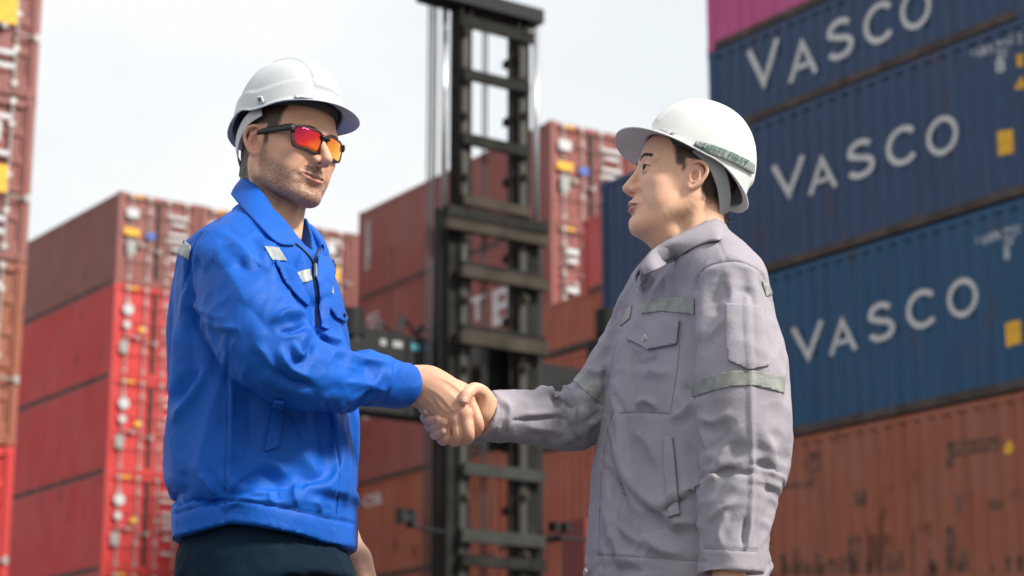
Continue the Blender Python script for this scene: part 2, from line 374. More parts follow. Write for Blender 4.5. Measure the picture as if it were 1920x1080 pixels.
def rpatch(box, zb, pts, m, name, near=NEAR):
    q = []
    for px, py in pts:
        t, z = rwall(px, py); q.append((near - t, z - zb))
    bm = bmesh.new(); vs = [bm.verts.new((a, 0, b)) for a, b in q]; bm.faces.new(vs)
    xs = [a for a, b in q]
    for x in breaks(min(xs), max(xs))[1:-1]: bmesh.ops.bisect_plane(bm, geom=bm.verts[:] + bm.edges[:] + bm.faces[:], plane_co=(x, 0, 0), plane_no=(1, 0, 0))
    for v in bm.verts: v.co.y = -corr(v.co.x) + .004
    me = bpy.data.meshes.new(name); bm.to_mesh(me); bm.free(); me.materials.append(M[m]); return link(name, me, box)
rpatch(va2, z2, [(1867, 247), (1896, 240), (1897, 285), (1869, 293)], 'yellow_print', 'warning_sticker')
rpatch(va3, z3, [(1880, 606), (1909, 599), (1911, 643), (1883, 651)], 'yellow_print', 'warning_sticker')
rpatch(va2, z2, [(1903, 103), (1910, 98), (1917, 105), (1916, 121), (1905, 125)], 'yellow_print', 'warning_sticker')
rpatch(va2, z2, [(1901, 168), (1911, 140), (1920, 163)], 'yellow_print', 'warning_sticker')
rpatch(rus, z3 / 2, [(1880, 848), (1889, 824), (1898, 838), (1890, 852)], 'yellow_print', 'warning_sticker')
M['patch'] = mat('repaint_patch', (.150, .072, .050), .85, var=.45, scale=7)
for pts in ([(1600, 920), (1623, 915), (1623, 945), (1602, 950)], [(1512, 850), (1535, 842), (1535, 880), (1526, 885), (1526, 912), (1462, 918), (1462, 905), (1515, 903)],
            [(1772, 828), (1870, 818), (1870, 843), (1790, 856), (1780, 880), (1770, 875)], [(1853, 938), (1875, 930), (1875, 955), (1855, 958)], [(1790, 930), (1803, 925), (1800, 968), (1792, 960)]):
    rpatch(rus, z3 / 2, pts, 'patch', 'dark_patch')
rr = random.Random(5)
for k in range(34):
    x = 1458 + rr.random() * 455; w = 5 + rr.random() * 9; top = 1030 + rr.random() * 30 - (45 if rr.random() < .2 else 0); yb = 1079 - (x - 1460) * .02
    rpatch(rus, z3 / 2, [(x, top), (x + w * .5, top - 6 * rr.random()), (x + w, top + 8 * rr.random()), (x + w, yb), (x, yb)], 'patch', 'rust_streak')
# stepped containers between the lift mast and the blue stack ------------------------------------------------
QY = 43.0
def qbox(col, xfar, ytop, ybot, label, near=9.0, xref=None):
    a = P(xfar, ytop, QY); b = P(xfar, ybot, QY)
    # far end sits under xfar on the wall plane through P(1075, ., QY)
    base = P(1075, 700, QY); n = Vector((-math.sin(RT), math.cos(RT), 0))
    def hit(px, py):
        d = ray(px, py); c0 = Vector((0, 0, HC)); return c0 + d * ((base - c0).dot(n) / d.dot(n))
    f = hit(xfar, (ytop + ybot) / 2); zt = hit(xref or xfar, ytop).z; zb = hit(xref or xfar, ybot).z
    o = f - rd * near; o.z = zb
    return container(col, o, RT, near, zt - zb, label, 'stepped containers behind the handshake', marks=0, detail=False)
cor = qbox('coral', 1092, 412, 556, 'bright coral red container end beside the navy stack', near=7)
letters(cor, 'C', 7 - .55, 1.1, .62, .55) if False else None
q1 = qbox('orange', 1000, 560, 661, 'upper orange container seen right of the lift mast', near=8.5, xref=1060)
qbox('orange', 965, 664, 838, 'orange container hidden behind the black lifting beam', near=9, xref=1060)
qbox('orange', 928, 841, 1010, 'orange container under the handshake, right of the mast', near=9.5, xref=1060)
qbox('orange', 925, 1013, 1190, 'lowest orange container at the foot of the lift mast', near=9.5, xref=1060)
# ship it: letter on coral box
hx = 7.0 - 0.95
letters(cor, 'G', hx, .95, .62, .62)
# stack at the left edge -----------------------------------------------------------------------------------
EY = 31.0
seams = [-130, 187, 492, 836, 1180]; ex = [66, 57, 45, 28, 8]
zs = [P(x, y, EY).z for x, y in zip(ex, seams)]
er = P(50, 490, EY); er.z = 0
eo = er - DD * W
for i, (c, nm) in enumerate((('brown', 'topmost brown'), ('brown', 'second brown'), ('rust', 'orange brown'), ('red', 'red'))):
    container(c, eo + Vector((0, 0, zs[i + 1])), A125, 12.19, zs[i] - zs[i + 1] - .02, '%s container in the stack cut by the left edge of the photo' % nm, 'containers at the left edge', marks=3)
container('red', eo, A125, 12.19, zs[4] - .02, 'lowest red container in the stack cut by the left edge of the photo', 'containers at the left edge', marks=3)

# ------------------------------------------------------------------ container lift truck: mast, lifting beam, chassis
M['mast'] = mat('mast_steel', (.016, .015, .013), .75, spec=.15, var=.4, scale=5, col2=None)
M['mast_lit_brown'] = mat('mast_lit_brown_steel', (.042, .033, .024), .75, .0, spec=.2, var=.4, scale=3)  # lighter brown for the mast's lit faces, light put into the colour
M['mast_strip'] = mat('mast_lit_strip_steel', (.030, .026, .021), .6, .1, var=.3, scale=3)  # rail strip tone, the lit rail front put into the colour
M['mast_grey'] = mat('mast_grey_paint', (.036, .037, .033), .7, spec=.2, var=.2, scale=4)
M['chrome'] = mat('chrome_cylinder', (.45, .46, .48), .35, .6)
M['chain'] = mat('greasy_chain', (.02, .02, .02), .6)
M['rubber'] = mat('tyre_rubber', (.02, .02, .02), .85)
M['black_paint'] = mat('black_machine_paint', (.012, .012, .013), .65, spec=.25, var=.3, scale=3)
M['teal_print'] = mat('teal_sticker', (.05, .28, .34), .5); M['red_glass'] = mat('red_paint_machine', (.16, .012, .012), .5)
FY = 24.0
root = empty('container_lift_truck', P(930, 700, FY) * 1.0); bx = root.location.copy(); root.location.z = 0; root.rotation_euler.z = math.atan2(DD.y, DD.x)
tag(root, 'tall black lift truck mast with cross bars standing behind the handshake', 'lift truck')
def mz(px, py):                          # pixel -> (across, z) on the mast's front plane
    n = Vector((-DD.y, DD.x, 0)); d = ray(px, py); c0 = Vector((0, 0, HC)); b0 = Vector((bx.x, bx.y, 0))
    q = c0 + d * ((b0 - c0).dot(n) / d.dot(n)); return (q - b0).dot(DD), q.z
def beam(name, pts, y0, y1, m):
    a = [mz(*p) for p in pts]; us = [p[0] for p in a]; z_ = [p[1] for p in a]
    return MB().box((min(us), y0, min(z_)), (max(us), y1, max(z_))).build(name, M[m], root)
zt = mz(930, 8)[1]
uL0, uL1 = mz(863, 540)[0], mz(885, 540)[0]; uR0, uR1 = mz(974, 540)[0], mz(996, 540)[0]
for u0, u1 in ((uL0, uL1), (uR0, uR1)):
    mb = MB(); mb.box((u0, .02, .5), (u0 + .04, .26, zt)); mb.box((u1 - .04, .02, .5), (u1, .26, zt)); mb.box((u0 + .04, .10, .5), (u1 - .04, .14, zt))
    o = mb.build('mast_rail', M['mast'], root)
    mb = MB(); mb.box((u0 + .042, .03, .5), (u1 - .042, .045, zt - .3)); mb.build('rail_strip', M['mast_strip'], o)
for u0, u1 in ((uL0 - .13, uL0 - .004), (uR1 + .004, uR1 + .16)):
    MB().box((u0, .06, .4), (u1, .40, mz(930, 395)[1])).build('mast_rail', M['mast'], root)
def cross(x0, x1, ya, yb, m, y0=-.05, y1=.019, nm='cross_bar'):
    u0 = mz(x0, ya)[0]; u1 = mz(x1, ya)[0]; xm = (x0 + x1) / 2
    return MB().box((u0, y0, mz(xm, yb)[1]), (u1, y1, mz(xm, ya)[1])).build(nm, M[m], root)
cross(804, 1016, -8, 18, 'black_paint', -.05, .30, 'mast_head'); cross(862, 1000, 44, 66, 'mast', -.02)
cross(866, 990, 143, 162, 'mast'); cross(866, 990, 263, 283, 'mast'); cross(866, 990, 378, 396, 'mast_lit_brown'); cross(832, 1020, 404, 424, 'mast', -.10); cross(832, 1022, 424, 446, 'mast_lit_brown', -.08); cross(866, 1000, 502, 512, 'mast', -.05)
cross(858, 1020, 514, 534, 'mast_lit_brown', -.1); cross(866, 1018, 620, 632, 'mast', -.05); cross(856, 1020, 632, 657, 'mast_lit_brown', -.1)
cross(866, 1018, 876, 898, 'mast_grey', -.06); cross(862, 1018, 998, 1022, 'mast_grey', -.06); cross(862, 1020, 1046, 1066, 'mast', -.06)
for px, r, y in ((800, .020, .2), (808, .03, .25), (815, .016, .3)):
    u, _ = mz(px, 300); u += .7 * y; MB().bar((u, y, 1.0), (u, y, zt), r * .7, 8).build('hoist_hose', M['chain'], root, True)
for px, ylo in ((830, 388), (1006, 418)):
    u, zl = mz(px, ylo); u += .154; MB().bar((u, .22, zl), (u, .22, zt), .038, 12).build('hydraulic_cylinder', M['chrome'], root, True)
    MB().bar((u, .22, .6), (u, .22, zl - .002), .075, 12).build('cylinder_barrel', M['black_paint'], root, True)
for px in (905, 912, 958, 970):
    u, _ = mz(px, 300); u += .084; MB().bar((u, .12, .8), (u, .12, zt), .014, 6).build('lift_chain', M['chain'], root)
u0 = mz(648, 700)[0]; u1 = mz(1118, 700)[0]
u0 += .34; u1 += .34
MB().box((u0, .42, mz(735, 760)[1]), (uL0 + .10, .80, mz(735, 650)[1])).box((uR1 + .20, .42, mz(1070, 752)[1]), (u1, .80, mz(1070, 672)[1])).box((uL0 + .102, .50, mz(930, 752)[1]), (uR1 + .198, .78, mz(930, 662)[1])).build('lifting_beam', M['black_paint'], root)['kind'] = 'stuff'
MB().box((mz(862, 740)[0] + .30, .40, mz(930, 830)[1]), (mz(1000, 740)[0] + .34, .499, mz(930, 640)[1])).build('carriage', M['black_paint'], root)
MB().box((u0 - .02, .42, mz(735, 650)[1] + .002), (uL0 + .08, .78, mz(735, 606)[1])).build('valve_housing', M['black_paint'], root)
for k, px in enumerate((668, 700, 742, 778, 806)):       # hoses and valves on top of the beam
    u, z = mz(px, 604); u += .35; mb = MB(); mb.bar((u, .5, z), (u + .06, .5, z + .10 + .06 * (k % 3)), .045, 8); mb.bar((u + .06, .5, z + .10 + .06 * (k % 3)), (u + .3, .6, z + .05), .02, 6); mb.build('hydraulic_hose', M['chain'], root)
for ya in (60, 150, 215, 330, 445, 560, 690, 780, 930, 1040):   # bolted guide rollers on the rails
    for px in (874, 985):
        u, z = mz(px, ya); MB().bar((u, .022, z), (u, -.03, z), .045, 10).bar((u, -.031, z), (u, -.05, z), .02, 6).build('guide_roller', M['mast_lit_brown'], root)
for ya in (100, 210, 325, 470, 590, 720, 830, 950):      # stiffener plates inside the channel
    for uu in (uL1 + .001, uR0 - .051):
        _, z = mz(930, ya); MB().box((uu, .10, z - .05), (uu + .05, .30, z + .05)).build('stiffener', M['mast'], root)
for x0, x1, m in ((708, 719, 'grey_print'), (732, 750, 'grey_print'), (768, 783, 'teal_print'), (792, 802, 'blue_print'), (657, 668, 'grey_print')):
    ya, yb = 625, 637
    a = mz(x0, 630)[0] + .29; b = mz(x1, 630)[0] + .29; MB().box((a, .412, mz(760, yb)[1]), (b, .4195, mz(760, ya)[1])).build('sticker', M[m], root)
for px in (1135, 640):
    u, z = mz(px, 600); u += .42; mb = MB(); mb.box((u - .11, .40, z - .55), (u + .11, .8, z - .1)); mb.bar((u, .5, z - .05), (u, .5, z + .28), .16, 14); mb.bar((u - .1, .6, z - 1.1), (u + .05, .6, z - .5), .07)
    mb.build('twistlock_arm', M['black_paint'], root)
u, z = mz(760, 970); ul, _ = mz(845, 985); mb = MB(); mb.box((u - .10, -.1, z - .08), (u - .05, .05, z + .09)); mb.box((u + .03, -.1, z - .08), (u + .10, .05, z + .09)); mb.box((u - .048, -.08, z - .06), (u + .028, .04, z + .04)); mb.bar((u, -.03, z - .1), (ul, .1, z - .12), .02)
mb.build('work_lamp_bracket', M['black_paint'], root)
u, z = mz(1050, 990); mb = MB(); mb.box((u - .14, -.1, z - .05), (u - .06, .05, z + .06)); mb.box((u + .02, -.1, z - .05), (u + .10, .05, z + .06)); mb.bar((uR1, .1, z - .12), (u + .5, .1, z - .1), .02); mb.build('work_lamp_bracket', M['black_paint'], root)
u, z = mz(1098, 1010); u += .3; MB().box((u - .08, .3, z - 1.6), (u + .5, .8, z + .30)).build('mudguard', M['red_glass'], root)
# chassis, wheels (below the picture)
MB().box((-1.2, .6, .7), (1.2, 5.5, 1.7)).build('chassis', M['black_paint'], root)
for s in (-1.5, 1.5):
    for y in (1.2, 4.6):
        o = MB().bar((s - .3, y, .62), (s + .3, y, .62), .62, 24).build('wheel', M['rubber'], root, False)

# ------------------------------------------------------------------ sculpting: distance fields turned into one closed surface
class Field:
    def __init__(s, lo, hi, h, far=6.0):
        s.lo = np.array(lo, float); s.h = h; n = np.ceil((np.array(hi, float) - s.lo) / h).astype(int) + 1
        s.ax = [s.lo[i] + h * np.arange(n[i]) for i in range(3)]; s.F = np.full(n, far * h * 4, np.float32)
    def _blk(s, lo, hi):
        i0 = [max(0, int((lo[i] - s.lo[i]) / s.h) - 1) for i in range(3)]; i1 = [min(s.F.shape[i], int((hi[i] - s.lo[i]) / s.h) + 3) for i in range(3)]
        sl = tuple(slice(a, max(a, b)) for a, b in zip(i0, i1))
        return sl, s.ax[0][sl[0]][:, None, None], s.ax[1][sl[1]][None, :, None], s.ax[2][sl[2]][None, None, :]
    def op(s, prim, k=0.0, mode='add'):
        fn, lo, hi = prim; pad = max(k, 3 * s.h) + s.h
        sl, X, Y, Z = s._blk([a - pad for a in lo], [a + pad for a in hi])
        if 0 in s.F[sl].shape: return s
        d = fn(X, Y, Z); a = s.F[sl]
        if mode == 'add':
            if k > 0: hh = np.clip(k - np.abs(a - d), 0, None) / k; s.F[sl] = np.minimum(a, d) - hh * hh * k * .25
            else: s.F[sl] = np.minimum(a, d)
        else:
            d = -d
            if k > 0: hh = np.clip(k - np.abs(a - d), 0, None) / k; s.F[sl] = np.maximum(a, d) + hh * hh * k * .25
            else: s.F[sl] = np.maximum(a, d)
        return s
    def add(s, prim, k=0.0): return s.op(prim, k, 'add')
    def sub(s, prim, k=0.0): return s.op(prim, k, 'sub')
    def net(s):
        F = s.F; ins = F < 0; n = np.array(F.shape) - 1
        cnt = np.zeros(n, np.int8); offs = [(i, j, k) for i in (0, 1) for j in (0, 1) for k in (0, 1)]
        for o in offs: cnt += ins[o[0]:o[0]+n[0], o[1]:o[1]+n[1], o[2]:o[2]+n[2]]
        mk = (cnt > 0) & (cnt < 8); cells = np.argwhere(mk); idx = np.full(n, -1, np.int64); idx[mk] = np.arange(len(cells))
        acc = np.zeros((len(cells), 3)); c = np.zeros(len(cells))
        for a in offs:
            for ax in range(3):
                if a[ax]: continue
                b = list(a); b[ax] = 1
                fa = F[tuple((cells + a).T)]; fb = F[tuple((cells + b).T)]; m = (fa < 0) != (fb < 0)
                t = np.where(m, fa / np.where(m, fa - fb, 1), 0); p = np.tile(np.array(a, float), (len(cells), 1)); p[:, ax] += t
                acc[m] += p[m]; c[m] += 1
        V = s.lo + s.h * (cells + acc / c[:, None]); faces = []
        for ax in range(3):
            u, w = (ax + 1) % 3, (ax + 2) % 3
            A = np.moveaxis(ins, ax, 0); ch = A[:-1] != A[1:]; ch = np.moveaxis(ch, 0, ax); e = np.argwhere(ch)
            e = e[(e[:, u] > 0) & (e[:, w] > 0) & (e[:, u] < n[u]) & (e[:, w] < n[w])]
            q = []
            for du, dw in ((1, 1), (0, 1), (0, 0), (1, 0)):
                g_ = e.copy(); g_[:, u] -= du; g_[:, w] -= dw; q.append(idx[tuple(g_.T)])
            q = np.stack(q, 1); fl = ~ins[tuple(e.T)]; q[fl] = q[fl][:, ::-1]; faces.append(q)
        return V, np.concatenate(faces)
def ell(c, r, R=None):
    c = np.array(c, float); r = np.array(r, float); m = max(r) if R is not None else None
    def fn(X, Y, Z):
        x, y, z = X - c[0], Y - c[1], Z - c[2]
        if R is not None: x, y, z = (R[0][i] * x + R[1][i] * y + R[2][i] * z for i in range(3))
        k0 = np.sqrt((x / r[0])**2 + (y / r[1])**2 + (z / r[2])**2); k1 = np.sqrt((x / r[0]**2)**2 + (y / r[1]**2)**2 + (z / r[2]**2)**2)
        return k0 * (k0 - 1) / np.maximum(k1, 1e-6)
    e = np.array([m] * 3) if R is not None else r
    return fn, c - e, c + e
def rot(axis, deg):
    return np.array(Matrix.Rotation(math.radians(deg), 3, axis))
def seg(a, b, ra, rb=None):
    a = np.array(a, float); b = np.array(b, float); rb = ra if rb is None else rb; ab = b - a; L2 = max(ab @ ab, 1e-12); m = max(ra, rb)
    def fn(X, Y, Z):
        t = np.clip(((X - a[0]) * ab[0] + (Y - a[1]) * ab[1] + (Z - a[2]) * ab[2]) / L2, 0, 1)
        return np.sqrt((X - a[0] - t * ab[0])**2 + (Y - a[1] - t * ab[1])**2 + (Z - a[2] - t * ab[2])**2) - (ra + t * (rb - ra))
    return fn, np.minimum(a, b) - m, np.maximum(a, b) + m
def curve_pts(pts, n=5):                 # Catmull-Rom through points (with radius as 4th value)
    p = np.array(pts, float); q = np.vstack([2 * p[0] - p[1], p, 2 * p[-1] - p[-2]]); o = []
    for i in range(1, len(q) - 2):
        for t in np.linspace(0, 1, n, endpoint=False):
            o.append(.5 * (2*q[i] + (q[i+1]-q[i-1])*t + (2*q[i-1]-5*q[i]+4*q[i+1]-q[i+2])*t*t + (3*q[i]-q[i-1]-3*q[i+1]+q[i+2])*t**3))
    o.append(p[-1]); return np.array(o)
def tube(pts, n=4, flat=None):
    q = curve_pts(pts, n); ss = [seg(q[i][:3], q[i+1][:3], max(q[i][3], 1e-4), max(q[i+1][3], 1e-4)) for i in range(len(q) - 1)]
    lo = np.min([s_[1] for s_ in ss], 0); hi = np.max([s_[2] for s_ in ss], 0)
    def fn(X, Y, Z):
        d = None
        for f, _, _ in ss: e = f(X, Y, Z); d = e if d is None else np.minimum(d, e)
        return d
    return fn, lo, hi
def mesh_np(name, V, Fq, m, smooth=True):
    me = bpy.data.meshes.new(name); me.from_pydata(np.asarray(V).tolist(), [], np.asarray(Fq).tolist())
    me.polygons.foreach_set('use_smooth', [smooth] * len(me.polygons))
    if m is not None: me.materials.append(m)
    me.update(); return me
def relax(V, Fq, it=2, lam=.5, keep=None):
    n = len(V); e = np.concatenate([Fq[:, [i, (i + 1) % 4]] for i in range(4)]); i = np.concatenate([e[:, 0], e[:, 1]]); j = np.concatenate([e[:, 1], e[:, 0]])
    deg = np.bincount(i, minlength=n)[:, None].clip(1)
    for k in range(it):
        A = np.stack([np.bincount(i, V[j, a], n) for a in range(3)], 1) / deg; V = V + lam * (A - V)
        A = np.stack([np.bincount(i, V[j, a], n) for a in range(3)], 1) / deg; V = V - lam * 1.02 * (A - V) * .9
    return V
def vnormals(V, Fq):
    a = np.cross(V[Fq[:, 2]] - V[Fq[:, 0]], V[Fq[:, 3]] - V[Fq[:, 1]]); N = np.zeros_like(V)
    for k in range(4):
        for c in range(3): N[:, c] += np.bincount(Fq[:, k], a[:, c], len(V))
    return N / np.maximum(np.linalg.norm(N, axis=1, keepdims=True), 1e-9)
def setcol(me, name, arr):
    a = me.color_attributes.new(name, 'FLOAT_COLOR', 'POINT'); b = np.ones((len(arr), 4), np.float32); b[:, :arr.shape[1]] = arr; a.data.foreach_set('color', b.ravel())
def ss(x, a, b): t = np.clip((x - a) / (b - a), 0, 1); return t * t * (3 - 2 * t)

# ------------------------------------------------------------------ people: materials
def skin_mat(name, base, red, stub, hair):
    m = bpy.data.materials.new(name); m.use_nodes = True; t = m.node_tree; b = t.nodes['Principled BSDF']
    b.inputs['Roughness'].default_value = .52; b.inputs['Specular IOR Level'].default_value = .42
    b.inputs['Subsurface Weight'].default_value = .06; b.inputs['Subsurface Radius'].default_value = (1, .35, .2); b.inputs['Subsurface Scale'].default_value = .006
    at = t.nodes.new('ShaderNodeAttribute'); at.attribute_name = 'mask'; sp = t.nodes.new('ShaderNodeSeparateColor'); t.links.new(at.outputs['Color'], sp.inputs[0])
    co = t.nodes.new('ShaderNodeTexCoord')
    def noise(s_, d=3):
        n = t.nodes.new('ShaderNodeTexNoise'); n.inputs['Scale'].default_value = s_; n.inputs['Detail'].default_value = d; t.links.new(co.outputs['Object'], n.inputs['Vector']); return n.outputs['Fac']
    def mr(f, a, c, o=1.0):
        k = t.nodes.new('ShaderNodeMapRange'); k.inputs[1].default_value = a; k.inputs[2].default_value = c; k.inputs[4].default_value = o; t.links.new(f, k.inputs[0]); return k.outputs[0]
    def mul(a, c):
        k = t.nodes.new('ShaderNodeMath'); k.operation = 'MULTIPLY'; t.links.new(a, k.inputs[0])
        if isinstance(c, float): k.inputs[1].default_value = c
        else: t.links.new(c, k.inputs[1])
        return k.outputs[0]
    def mixc(f, a, c):
        k = t.nodes.new('ShaderNodeMix'); k.data_type = 'RGBA'; t.links.new(f, k.inputs[0])
        for i, q in ((6, a), (7, c)):
            if isinstance(q, tuple): k.inputs[i].default_value = (*q, 1)
            else: t.links.new(q, k.inputs[i])
        return k.outputs[2]
    mott = tuple(base[i] * (.86, .72, .66)[i] for i in range(3))
    c = mixc(mr(noise(22, 3), .38, .75, .45), base, mott)
    c = mixc(mr(noise(130, 5), .45, .75, .38), c, mott); c = mixc(mr(noise(9, 3), .45, .70, .30), c, tuple(base[i] * (1.0, .80, .74)[i] for i in range(3)))
    c = mixc(mul(sp.outputs[0], 1.0), c, red)
    v = t.nodes.new('ShaderNodeTexVoronoi'); v.inputs['Scale'].default_value = 430; t.links.new(co.outputs['Object'], v.inputs['Vector'])
    dots = mr(v.outputs['Distance'], .55, .25)
    patch = mr(noise(70, 2), .30, .62)
    k = t.nodes.new('ShaderNodeMath'); k.operation = 'MULTIPLY_ADD'; t.links.new(dots, k.inputs[0]); k.inputs[1].default_value = .62; k.inputs[2].default_value = .48
    c = mixc(mul(mul(sp.outputs[1], k.outputs[0]), mr(noise(60, 2), -.1, .35)), c, stub)
    c = mixc(sp.outputs[2], c, hair)
    t.links.new(c, b.inputs['Base Color'])
    n = t.nodes.new('ShaderNodeTexNoise'); n.inputs['Scale'].default_value = 260; n.inputs['Detail'].default_value = 3; t.links.new(co.outputs['Object'], n.inputs['Vector'])
    bp = t.nodes.new('ShaderNodeBump'); bp.inputs['Strength'].default_value = .12; bp.inputs['Distance'].default_value = .003; t.links.new(n.outputs['Fac'], bp.inputs['Height']); t.links.new(bp.outputs[0], b.inputs['Normal'])
    return m
M['skin_a'] = skin_mat('skin_fair', (.67, .385, .25), (.47, .17, .14), (.080, .058, .045), (.045, .030, .022))
M['skin_b'] = skin_mat('skin_tan', (.78, .47, .315), (.60, .25, .20), (.10, .07, .05), (.028, .022, .020))
M['hair_a'] = mat('short_brown_hair', (.040, .028, .020), .5, var=.5, scale=300)
M['hair_b'] = mat('short_black_hair', (.026, .020, .017), .5, var=.5, scale=300)
M['helmet_a'] = mat('helmet_shell_grey_white', (.53, .55, .575), .38, var=.07, scale=14, bump=.02, bscale=200)
M['helmet_b'] = mat('helmet_shell_white', (.64, .645, .63), .33, var=.06, scale=14, bump=.02, bscale=200)
M['harness'] = mat('helmet_harness_plastic', (.30, .31, .32), .5)
M['harness_dark'] = mat('helmet_sweatband', (.045, .045, .042), .8, var=.2, scale=80)
M['frame'] = mat('sunglass_frame', (.012, .012, .014), .45)
M['eye'] = mat('eye_white', (.62, .58, .54), .15); M['iris'] = mat('dark_iris', (.02, .012, .008), .1)
M['teeth'] = mat('teeth', (.6, .56, .5), .3)

# ------------------------------------------------------------------ head, in centimetres: x forward, y to the person's left, z up
def head_field(p):
    f = Field((-19, -11, -22), (14.5, 11, 15), .14)
    g = lambda k, d=0.0: p.get(k, d)
    f.add(ell((-1.2, 0, 3.0), (9.3, 7.5, 8.6)))
    f.add(ell((3.6, 0, 3.6), (5.2, 6.4, 5.6)), 2.0)
    f.add(ell((3.0, 0, -2.8), (5.9, 6.1 + g('cheek'), 7.6)), 2.5)
    jw = g('jaw')
    for s in (-1, 1):
        f.add(tube([(-.4, s*6.3, -1.5, 1.3), (-.3, s*(5.9+jw), -5.6 + g('jawz'), 1.5), (3.2, s*(4.4+jw), -8.4, 1.7), (6.9, s*1.6, -10.0, 1.6)]), 2.2)
        f.add(ell((5.9, s*(4.3), -2.6), (2.1, 2.0, 1.7)), 1.8)             # cheekbone
        f.add(ell((5.0, s*(3.6 + g('cheek')), -5.6), (2.4, 2.2, 2.8)), 2.0)    # cheek
        f.add(tube([(8.2, s*.9, 2.0, .55), (8.3, s*3.0, 2.5, .65), (6.9, s*5.1, 1.9, .6)]), 1.6)   # brow ridge
    f.add(ell((7.0, 0, -9.9 + g('chinz')), (1.9 + g('chin'), 2.3, 1.7)), 1.4)
    f.add(ell((6.9 + g('mound'), 0, -6.8), (2.2, 3.0, 2.4)), 1.6)                   # mouth mound
    for s in (-1, 1):
        f.sub(ell((9.6 + g('eyex'), s*3.2, -.1), (1.75, 1.75, 1.15)), 1.3)             # eye socket
    nl = g('nose')
    f.add(tube([(8.2, 0, 1.6, .75), (9.1, 0, -.2, .72), (10.2 + nl, 0, -2.2, .82), (10.9 + nl, 0, -3.5, .92 + g('tip'))]), .9)
    f.add(ell((9.2, 0, -3.6), (1.4, 1.6, 1.0)), .9)
    for s in (-1, 1): f.add(ell((9.35 + nl*.5, s*1.35, -3.9), (.95, .62, .72)), .6)
    f.add(seg((10.6 + nl, 0, -4.1), (9.0, 0, -4.7), .45, .5), .5)
    for s in (-1, 1): f.sub(seg((10.1 + nl, s*.66, -4.75), (9.6 + nl*.5, s*.7, -4.1), .30, .26), .25)
    for s in (-1, 1): f.sub(tube([(9.0, s*2.0, -4.4, .22), (8.6, s*2.9, -5.6, .25), (7.9, s*3.5, -6.9, .2)]), 1.3)   # smile fold
    mz_ = g('mz', 0.0); co_ = g('corner', 0.0)
    f.sub(seg((9.1, 0, -4.9), (9.3, 0, -5.8), .28), .5)
    lr = g('lipr', 0.0); lw = p.get('lipw', 1.0); lx = g('lipx'); md = g('mound')
    def mx_(y):                              # the face's own surface at mouth height, before the lips are added
        jy = int(round((abs(y) - f.lo[1]) / f.h)); jz = int(round((-6.9 - f.lo[2]) / f.h)); col = f.F[:, jy, jz]; k = np.nonzero(col < 0)[0][-1]
        return f.ax[0][k] + f.h * col[k] / (col[k] - col[k + 1])
    up = [(mx_(y) + dx - .12 + lx, y, z + co_ * (y / 2.7)**2, r) for y, z, r, dx in ((-2.6*lw, -6.80, .16, -.1), (-1.9*lw, -6.66, .28 + lr, 0), (-1.1*lw, -6.45, .38 + lr, .05), (-.4, -6.26, .44 + lr, .10), (0, -6.33, .40 + lr, .08), (.4, -6.26, .44 + lr, .10), (1.1*lw, -6.45, .38 + lr, .05), (1.9*lw, -6.66, .28 + lr, 0), (2.6*lw, -6.80, .16, -.1))]
    dn = [(mx_(y) + dx - .15 + lx, y, z - mz_ + co_ * (y / 2.7)**2, r) for y, z, r, dx in ((-2.4*lw, -7.0, .16, -.1), (-1.4*lw, -7.30, .36 + lr, .0), (-.6, -7.48, .48 + lr, .04), (.6, -7.48, .48 + lr, .04), (1.4*lw, -7.30, .36 + lr, .0), (2.4*lw, -7.0, .16, -.1))]
    gr = [(mx_(y), y, z - mz_*.5 + co_ * (y / 2.7)**2, r + mz_ * rr) for y, z, r, rr in ((-2.75*lw, -6.88, .12, 0), (-1.4*lw, -6.93, .20, .3), (0, -6.90, .22, .5), (1.4*lw, -6.93, .20, .3), (2.75*lw, -6.88, .12, 0))]
    f.add(tube(up, 3), .5); f.add(tube(dn, 3), .5)
    f.sub(tube([(x + .17 + lx - .08 * (abs(y) > 2), y * .95, z, r * (1.25 if abs(y) < 2 else .6)) for x, y, z, r in gr], 4), .12)
    f.sub(ell((9.0, 0, -8.6), (.8, 2.0, .55)), 1.2)                    # under the lower lip
    if g('soft'): f.add(ell((3.6, 0, -9.8 - g('soft')*.5), (4.6, 4.2, 2.2)), 2.5); f.add(ell((1.0, 0, -11.5 - g('soft')), (4.0, 4.4, 3.2)), 2.5)
    # eyelids
    for s in (-1, 1):
        f.add(ell((7.35 + g('eyex'), s*3.2, 0), (1.33, 1.45, 1.25)), .5)
        R = rot('X', s * -6)
        f.sub(ell((8.6 + g('eyex'), s*3.25, -.03), (.85, 1.28, p.get('eyeh', .40)), R), .12)
        if p.get('eyex'): f.sub(ell((8.15 + g('eyex'), s*4.2, .04), (.95, .75, .21), rot('X', s * -10)), .12)
        f.sub(tube([(8.35 + g('eyex'), s*2.0, .62, .10), (8.7 + g('eyex'), s*3.2, .95, .11), (7.9 + g('eyex'), s*4.5, .55, .10)]), .3)
    # neck
    nb = g('nb'); f.add(tube([(-3.4, 0, -3.5, 5.5 + g('neck')), (-3.9 + nb*.3, 0, -9, 5.4 + g('neck')), (-4.6 + nb*.7, 0, -13, 5.5 + g('neck')), (-5.2 + nb, 0, -17, 5.7 + g('neck'))], 3), 2.2)
    for s in (-1, 1): f.add(tube([(-2.2, s*5.6, -4.5, 1.0), (-1.2 + nb*.3, s*4.8, -9, 1.2), (-.2 + nb, s*2.2, -17, 1.1)]), 1.5)
    f.add(ell((1.2 + nb*.6, 0, -12.2), (1.0, 1.3, 1.8)), 1.6)
